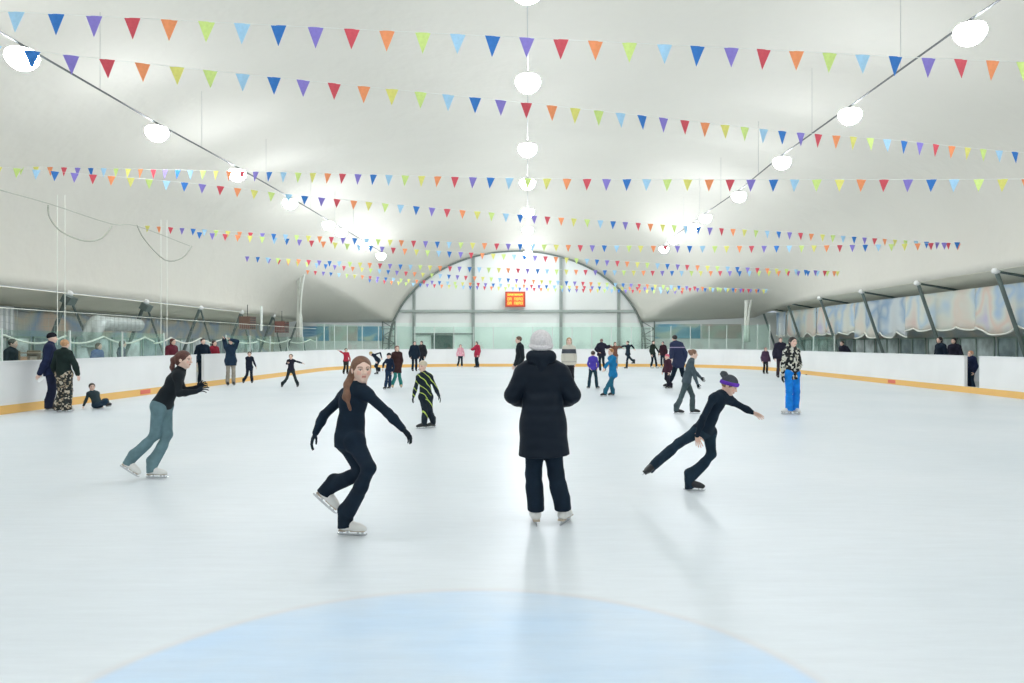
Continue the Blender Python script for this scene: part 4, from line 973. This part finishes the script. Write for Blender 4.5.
def ceil_z(q):
    cx = (EDL[0]+EDR[0])/2; W = (EDR[0]-EDL[0])/2; c = (q.x-cx)/W; c0 = abs(c)**(1/.92); s = math.sqrt(max(0, 1-c0*c0)); u = 1-math.acos(max(-1, min(1, math.copysign(c0, c))))/math.pi
    z = lerp(EDL[1], EDR[1], u)+6.9*s**.86
    if q.y > 37: z = lerp(z, 1.3+7.05*math.sqrt(max(0, 1-((q.x+.8)/9.35)**2)), ((q.y-37)/17)**2.3)
    return z

# ------------------------------------------------------------------ bunting
def bunting():
    C = {'l': ('pale blue', (.40, .66, .88)), 'b': ('blue', (.045, .20, .58)), 'p': ('purple', (.27, .22, .64)), 'r': ('red', (.68, .10, .13)), 'o': ('orange', (.92, .34, .15)), 'y': ('yellow', (.80, .78, .22)), 'g': ('lime', (.66, .84, .28))}
    W, Hh = .20, .262
    meshes = {}
    for k, (nm, c) in C.items():
        v = []; rows = 5
        for s in (0, .004):
            v += [Vector((-W/2, s, 0)), Vector((0, s-.008, 0)), Vector((W/2, s, 0)), Vector((W/4, s+.004, -Hh/2)), Vector((0, s+.006, -Hh)), Vector((-W/4, s+.004, -Hh/2))]
        f = [(0, 1, 3, 5), (1, 2, 3), (5, 3, 4), (9, 7, 6), (11, 9, 7, 6), (9, 8, 7), (10, 9, 11)]
        f = [(5, 1, 0), (5, 3, 1), (3, 2, 1), (5, 4, 3), (6, 7, 11), (7, 9, 11), (7, 8, 9), (9, 10, 11), (0, 1, 7, 6), (1, 2, 8, 7), (2, 3, 9, 8), (3, 4, 10, 9), (4, 5, 11, 10), (5, 0, 6, 11)]
        me = mesh('pennant', v, f); me.materials.append(mat('pennant_'+nm.replace(' ', '_'), c, .6, spec=.2, var=.06, vscale=20)); meshes[k] = me
    fwd7 = 'lbproyg'; rev7 = fwd7[::-1]; fwd6 = 'lbprog'
    # (control points px,py,D) ; sequence ; first colour offset ; spacing m ; words
    S = [
        ([(-460, -14, 8.6), (-60, 8, 9.0), (17, 12, 9.15), (260, 24.5, 9.4), (512, 37, 9.6), (754, 49, 9.85), (1000, 61, 10.05), (1480, 76, 10.6)], fwd6, (17, 0), .452, 'nearest the camera, across the top'),
        ([(-300, 8, 9.3), (-40, 40, 9.9), (42, 52, 10.2), (252, 75, 11.2), (508, 101, 12.3), (637, 115, 13.2), (781, 131, 14.4), (893, 140, 15.4), (1016, 152, 16.5), (1220, 166, 18.2)], fwd7, (70, 2), .447, 'second from the camera, slanting down to the right'),
        ([(-50, 163, 22), (12, 166, 21.8), (116, 168.5, 21.2), (311, 173, 18.9), (507, 178, 17.1), (686, 179.5, 16.4), (911, 179.5, 15.5), (1020, 179, 15.1), (1240, 177, 14.8)], rev7, (488, 5), .45, 'third from the camera, nearly level'),
        ([(-60, 158, 19.0), (-20, 165, 19.2), (50, 171, 19.5), (200, 184, 20.4), (305, 196, 21.2), (459, 210, 22), (588, 219.5, 23.4), (700, 227, 24.8), (801, 233, 26), (899, 240, 27.2), (969, 244, 27.8)], fwd7, (305, 1), .452, 'fourth from the camera, ending by the right wall'),
        ([(137, 225, 28.5), (259, 233, 28.3), (396, 240, 28), (540, 244.5, 27.8), (700, 246, 27.4), (850, 245, 27), (967, 242, 26.5)], rev7, (427, 4), .45, 'fifth from the camera, between two side walls'),
        ([(196, 232, 27.8), (305, 240, 28.6), (424, 250, 29.8), (540, 256, 31), (660, 263.5, 32), (760, 268, 32.5), (842, 271.5, 33)], fwd7, (437, 0), .45, 'sixth from the camera, crossing the arch top'),
        ([(240, 256, 33), (330, 261, 33.3), (440, 266, 34), (560, 269.5, 34.4), (680, 271, 34.6), (842, 271, 34.4)], rev7, (440, 2), .45, 'seventh from the camera'),
        ([(262, 258, 36), (400, 271, 38.5), (520, 279, 39.5), (650, 284.5, 40.5), (772, 290, 41.5)], fwd7, (440, 0), .45, 'eighth from the camera'),
        ([(305, 270, 43), (420, 280, 43.4), (540, 285, 43.8), (660, 287.5, 44), (768, 289, 44)], rev7, (440, 5), .45, 'farthest but one from the camera'),
        ([(362, 278, 46.5), (430, 284, 46.8), (540, 288, 47), (650, 290, 47.2), (690, 291, 47.3)], fwd7, (440, 4), .45, 'farthest, just in front of the end wall'),
    ]
    sm = mat('string_white', (.78, .80, .75), .7)
    for ctrl, seq, off, sp, words in S:
        P = [at(*c) for c in ctrl]; root = empty('bunting', P[0], 'string of small coloured triangular pennants, '+words, 'bunting', 'bunting strings across the hall')
        dense = []
        for i in range(len(P)-1):
            p0, p1, p2, p3 = P[max(i-1, 0)], P[i], P[i+1], P[min(i+2, len(P)-1)]
            for k in range(24):
                t = k/24; dense.append(.5*((2*p1)+(p2-p0)*t+(2*p0-5*p1+4*p2-p3)*t*t+(3*p1-p0-3*p2+p3)*t*t*t))
        dense.append(P[-1])
        m = MB(); m.tube([p-P[0] for p in dense[::3]+[dense[-1]]], .004 if P[0].y < 20 else .005, 5); m.build('string', sm, root)
        arc = [0.]
        for i in range(1, len(dense)): arc.append(arc[-1]+(dense[i]-dense[i-1]).length)
        pxs = [CX + F*p.x/p.y for p in dense]
        i0 = min(range(len(dense)), key=lambda i: abs(pxs[i]-off[0])); s0 = arc[i0]
        n = -int((s0-.1)/sp)
        while s0+n*sp < arc[-1]-.1:
            t = s0+n*sp+random.uniform(-.012, .012); i = max(j for j in range(len(arc)-1) if arc[j] <= max(t, 0))
            a, b = dense[i], dense[i+1]; p = a.lerp(b, (t-arc[i])/max(1e-6, arc[i+1]-arc[i])); k = seq[(n+off[1]) % len(seq)]
            o = new_obj('pennant', meshes[k], None, root, loc=p-P[0]); d = (b-a).normalized()
            o.rotation_euler = (random.uniform(-.12, .12), math.atan2(-d.z, d.x), math.atan2(d.y, d.x)+random.uniform(-.12, .12)); n += 1

# ------------------------------------------------------------------ other things
def things():
    # red LED display
    D = YE-.35; p = at(515.3, 299.3, D)
    r = empty('led_display', p, 'red electronic display with amber rows of characters on the far end wall', 'display')
    w, h = 1.46, 1.12
    m = MB(); m.box(-w/2, w/2, -.05, .1, -h/2, h/2); m.build('case', mat('display_case', (.42, .04, .015), .5), r)
    m = MB(); m.box(-w/2+.09, w/2-.09, -.06, -.05, -h/2+.09, h/2-.09); m.build('screen', mat('display_screen', (.45, .05, .01), .4, emit=(.9, .16, .02), es=.35), r)
    am = mat('display_amber', (.8, .4, .05), .4, emit=(1., .45, .06), es=1.6)
    G = ['1110111', '1010101', '0111011', '1011110']
    for row, (z, hh, n_) in enumerate(((.33, .13, 8), (.02, .2, 7), (-.28, .2, 7))):
        for c in range(n_):
            if row and c == 2: continue
            x = -w/2+.17+c*(w-.34)/n_; cw = (w-.34)/n_*.78; mm = MB()
            t = .028
            mm.box(x, x+t, -.07, -.06, z-hh/2, z+hh/2); mm.box(x+cw-t, x+cw, -.07, -.06, z-hh/2, z+hh/2); mm.box(x, x+cw, -.07, -.06, z+hh/2-t, z+hh/2)
            if c % 2 == 0: mm.box(x, x+cw, -.07, -.06, z-hh/2, z-hh/2+t)
            if c % 3: mm.box(x, x+cw, -.07, -.06, z-t/2, z+t/2)
            mm.build('character', am, r)
    # silver air duct behind the left boards
    dm = mat('duct_silver', (.50, .56, .54), .5, .35, var=.15, vscale=5)
    Dd = 25.4
    a = at(92, 350, Dd); 
    r = empty('air_duct', (a.x, Dd, 0), 'silver round air duct bending upward behind the left boards', 'air duct')
    bx = at(92, 322, Dd)
    m = MB(); m.tube([(0, 0, 0), (0, 0, 1.9), (.0, .12, 2.14), (-.1, .5, 2.30), (-.25, 1.1, 2.32), (-.3, 3.6, 2.32)], [.30, .30, .31, .30, .26, .24], 16); m.build('pipe', dm, r, smooth=True)
    for z in (.5, 1.0, 1.5): m = MB(); m.tube([(0, 0, z-.03), (0, 0, z+.03)], .32, 16); m.build('joint_ring', dm, r, smooth=True)
    # wall heaters
    for px, py, D, c, nm in ((256, 323, 40.5, (.20, .12, .09), 'brown box heater high on the left wall beside a white tube'), (286, 327, 46, (.22, .10, .08), 'small brown box high on the left wall near the far corner')):
        p = at(px, py, D); p.x = -15.35 if D < 42 else -15.3
        r = empty('wall_heater', p, nm, 'heater', 'heaters on the left wall')
        m = MB(); m.box(-.3, .3, -.45, .45, -.35, .35); m.build('case', mat('heater_%d' % px, c, .6), r)
        m = MB()
        for k in range(5): m.box(.3, .32, -.4, .4, -.28+k*.13, -.22+k*.13)
        m.build('grille', mat('grille_dark', (.05, .05, .05), .5), r)
        m = MB(); m.tube([(0, 0, .35), (0, 0, 1.0)], .02, 6); m.build('bracket', mat('grille_dark', (0, 0, 0)), r)
    p = at(267, 320, 40.5); r = MB(); r.tube([(0, 0, -.6), (0, 0, .75)], .07, 10); o = r.build('tube_lamp', mat('tube_white', (.8, .85, .8), .4)); o.location = (-14.6, 40.5, p.z); tag(o, 'white vertical tube hanging by the left wall beside the brown heater', 'tube')
    # grey vent casing far left
    r = empty('vent_casing', (-17.7, 24.7, 2.35), 'pale slatted vent casing high at the left picture edge', 'vent')
    m = MB(); m.box(-.2, .2, -.5, .5, -.5, .5); m.build('case', mat('vent_grey', (.42, .46, .48), .5), r)
    m = MB()
    for k in range(4): m.box(.2, .22, -.42+k*.24, -.30+k*.24, -.45, .45)
    m.build('slats', mat('vent_pale', (.6, .63, .62), .5), r)
    # gathered nets hanging in the far corners
    gm = mat('net_pale', (.60, .62, .56), .8, var=.1, vscale=4)
    for px, D, ytop, ybot, nm in ((299.5, 46, 268, 341, 'far left'), (747, 47, 300, 342, 'far right')):
        p0, p1 = at(px, ytop, D), at(px, ybot, D); m = MB(); L = p0.z-p1.z
        for k in range(5):
            a = k*1.25; m.tube([(.10*math.cos(a)+(.9 if nm == 'far left' else .5)*(k-2)*.22*t*t*t, .10*math.sin(a), L*t) for t in np.linspace(0, 1, 10)], [.11-.05*t for t in np.linspace(0, 1, 10)], 8)
        o = m.build('gathered_net', gm, smooth=True); o.location = (p1.x, D, p1.z); tag(o, 'pale gathered net hanging down in the %s corner' % nm, 'net', 'gathered nets in the far corners')
    # storage racks behind the left boards
    for i, (y, nm) in enumerate(((18.6, 'nearest the camera'), (21.4, 'second from the camera'), (26.8, 'beyond the air duct'))):
        r = empty('storage_rack', (-17.9, y, 0), 'wooden rack with orange boxes against the left wall, '+nm, 'rack', 'racks on the left wall')
        m = MB()
        for z in (.3, .8, 1.25): m.box(-.25, .25, -1.1, 1.1, z, z+.04)
        m.build('shelf', mat('rack_wood', (.42, .30, .20), .6), r)
        m = MB()
        for yy in (-1.1, 0, 1.06): m.box(-.25, .25, yy, yy+.04, 0, 1.35)
        m.build('side_panel', mat('rack_wood', (0, 0, 0)), r)
    k = 0
    for y, n_ in ((18.6, 'first'), (21.4, 'second'), (26.8, 'third')):
        for j in range(4):
            m = MB(); m.box(-.16, .16, -.19, .19, 0, .26); m.box(-.17, .17, -.2, .2, .26, .30)
            o = m.build('storage_box', mat('box_orange%d' % (j % 2), [(.60, .30, .15), (.45, .36, .28)][j % 2], .6)); o.location = (-17.88, y-.8+j*.53, .842)
            tag(o, 'orange or tan box on the %s wooden rack by the left wall' % n_, 'box', 'boxes on the %s rack' % n_)
    # hanging ropes and looped cables on the left
    rp = mat('rope_white', (0, 0, 0)); 
    for (px, D, y0, y1, nm) in ((57.5, 21, 195, 345, 'leftmost'), (65, 21.2, 195, 345, 'second'), (161, 26, 220, 345, 'third'), (167, 26.2, 220, 345, 'fourth')):
        a, b = at(px, y0, D), at(px+1, y1, D); m = MB(); m.tube([(0, 0, 0), (.0, 0, (b-a).z)], .012, 5); o = m.build('hanging_rope', rp); o.location = a
        tag(o, 'thin pale rope hanging vertically at the left, %s from the left edge' % nm, 'rope', 'hanging ropes at the left')
    cm = mat('loop_grey', (.42, .43, .36), .8)
    for ctrl, nm in (([(48, 205, 20), (50, 218, 20), (62, 232, 20), (85, 241, 20.3), (102, 238, 20.6), (112, 226, 20.8)], 'nearer the camera'), ([(137, 225, 25), (145, 240, 25), (165, 260, 25), (182, 258, 25.3), (192, 246, 25.6)], 'farther from the camera'),
                     ([(0, 190, 18), (50, 204, 20), (112, 224, 22), (137, 226, 24), (190, 246, 27)], 'running along the left membrane')):
        P = [at(*c) for c in ctrl]; m = MB(); dn = []
        for i in range(len(P)-1):
            for t in (0, .25, .5, .75):
                p0, p1, p2, p3 = P[max(i-1, 0)], P[i], P[i+1], P[min(i+2, len(P)-1)]
                dn.append(.5*((2*p1)+(p2-p0)*t+(2*p0-5*p1+4*p2-p3)*t*t+(3*p1-p0-3*p2+p3)*t*t*t)-P[0])
        m.tube(dn+[P[-1]-P[0]], .022 if 'running' not in nm else .012, 6); o = m.build('looped_cable', cm, smooth=True); o.location = P[0]
        tag(o, 'grey slack cable high at the left, '+nm, 'cable', 'slack cables at the left')
    m = MB(); m.box(-.036, .036, -.004, .004, -.075, .075, Matrix.Rotation(.9, 4, 'Y')); o = m.build('phone', mat('phone_white', (.85, .86, .86), .3)); o.location = at(40.3, 379.5, 17.15)
    tag(o, 'small white phone held by the man in navy at the left boards', 'phone')
    # hockey puck by the right boards
    m = MB(); m.lathe([(.038, 0), (.042, .004), (.042, .026), (.038, .03)], n=16); p = ground(814, 38.4); 
    o = m.build('puck', mat('puck_black', (.02, .02, .02), .5)); o.location = (min(p.x, 14.1), 37.5, 0.0); tag(o, 'small dark puck lying against the right boards', 'puck')

LAMP = 74
hall(); lamps(); bunting(); things(); people()

# ------------------------------------------------------------------ camera, world, colour
cam = bpy.data.cameras.new('camera'); co = bpy.data.objects.new('camera', cam); COL.objects.link(co)
cam.sensor_width = 36; cam.lens = F/1024*36; cam.clip_end = 300
cam.shift_x = (512-CX)/1024; cam.shift_y = (CY-341.5)/1024
co.location = (0, 0, CH); co.rotation_euler = (math.radians(90), 0, 0); SC.camera = co
w = bpy.data.worlds.new('world'); SC.world = w; w.use_nodes = True
w.node_tree.nodes['Background'].inputs[0].default_value = (.8, .9, 1, 1); w.node_tree.nodes['Background'].inputs[1].default_value = .6
SC.view_settings.view_transform = 'Standard'; SC.view_settings.look = 'None'; SC.view_settings.gamma = 1; SC.view_settings.exposure = 0; SC.view_settings.use_curve_mapping = False
SC.cycles.use_denoising = True; SC.cycles.max_bounces = 10; SC.cycles.diffuse_bounces = 6; SC.cycles.transparent_max_bounces = 12; SC.cycles.sample_clamp_indirect = 6
try: SC.cycles.denoiser = 'OPENIMAGEDENOISE'
except Exception: pass
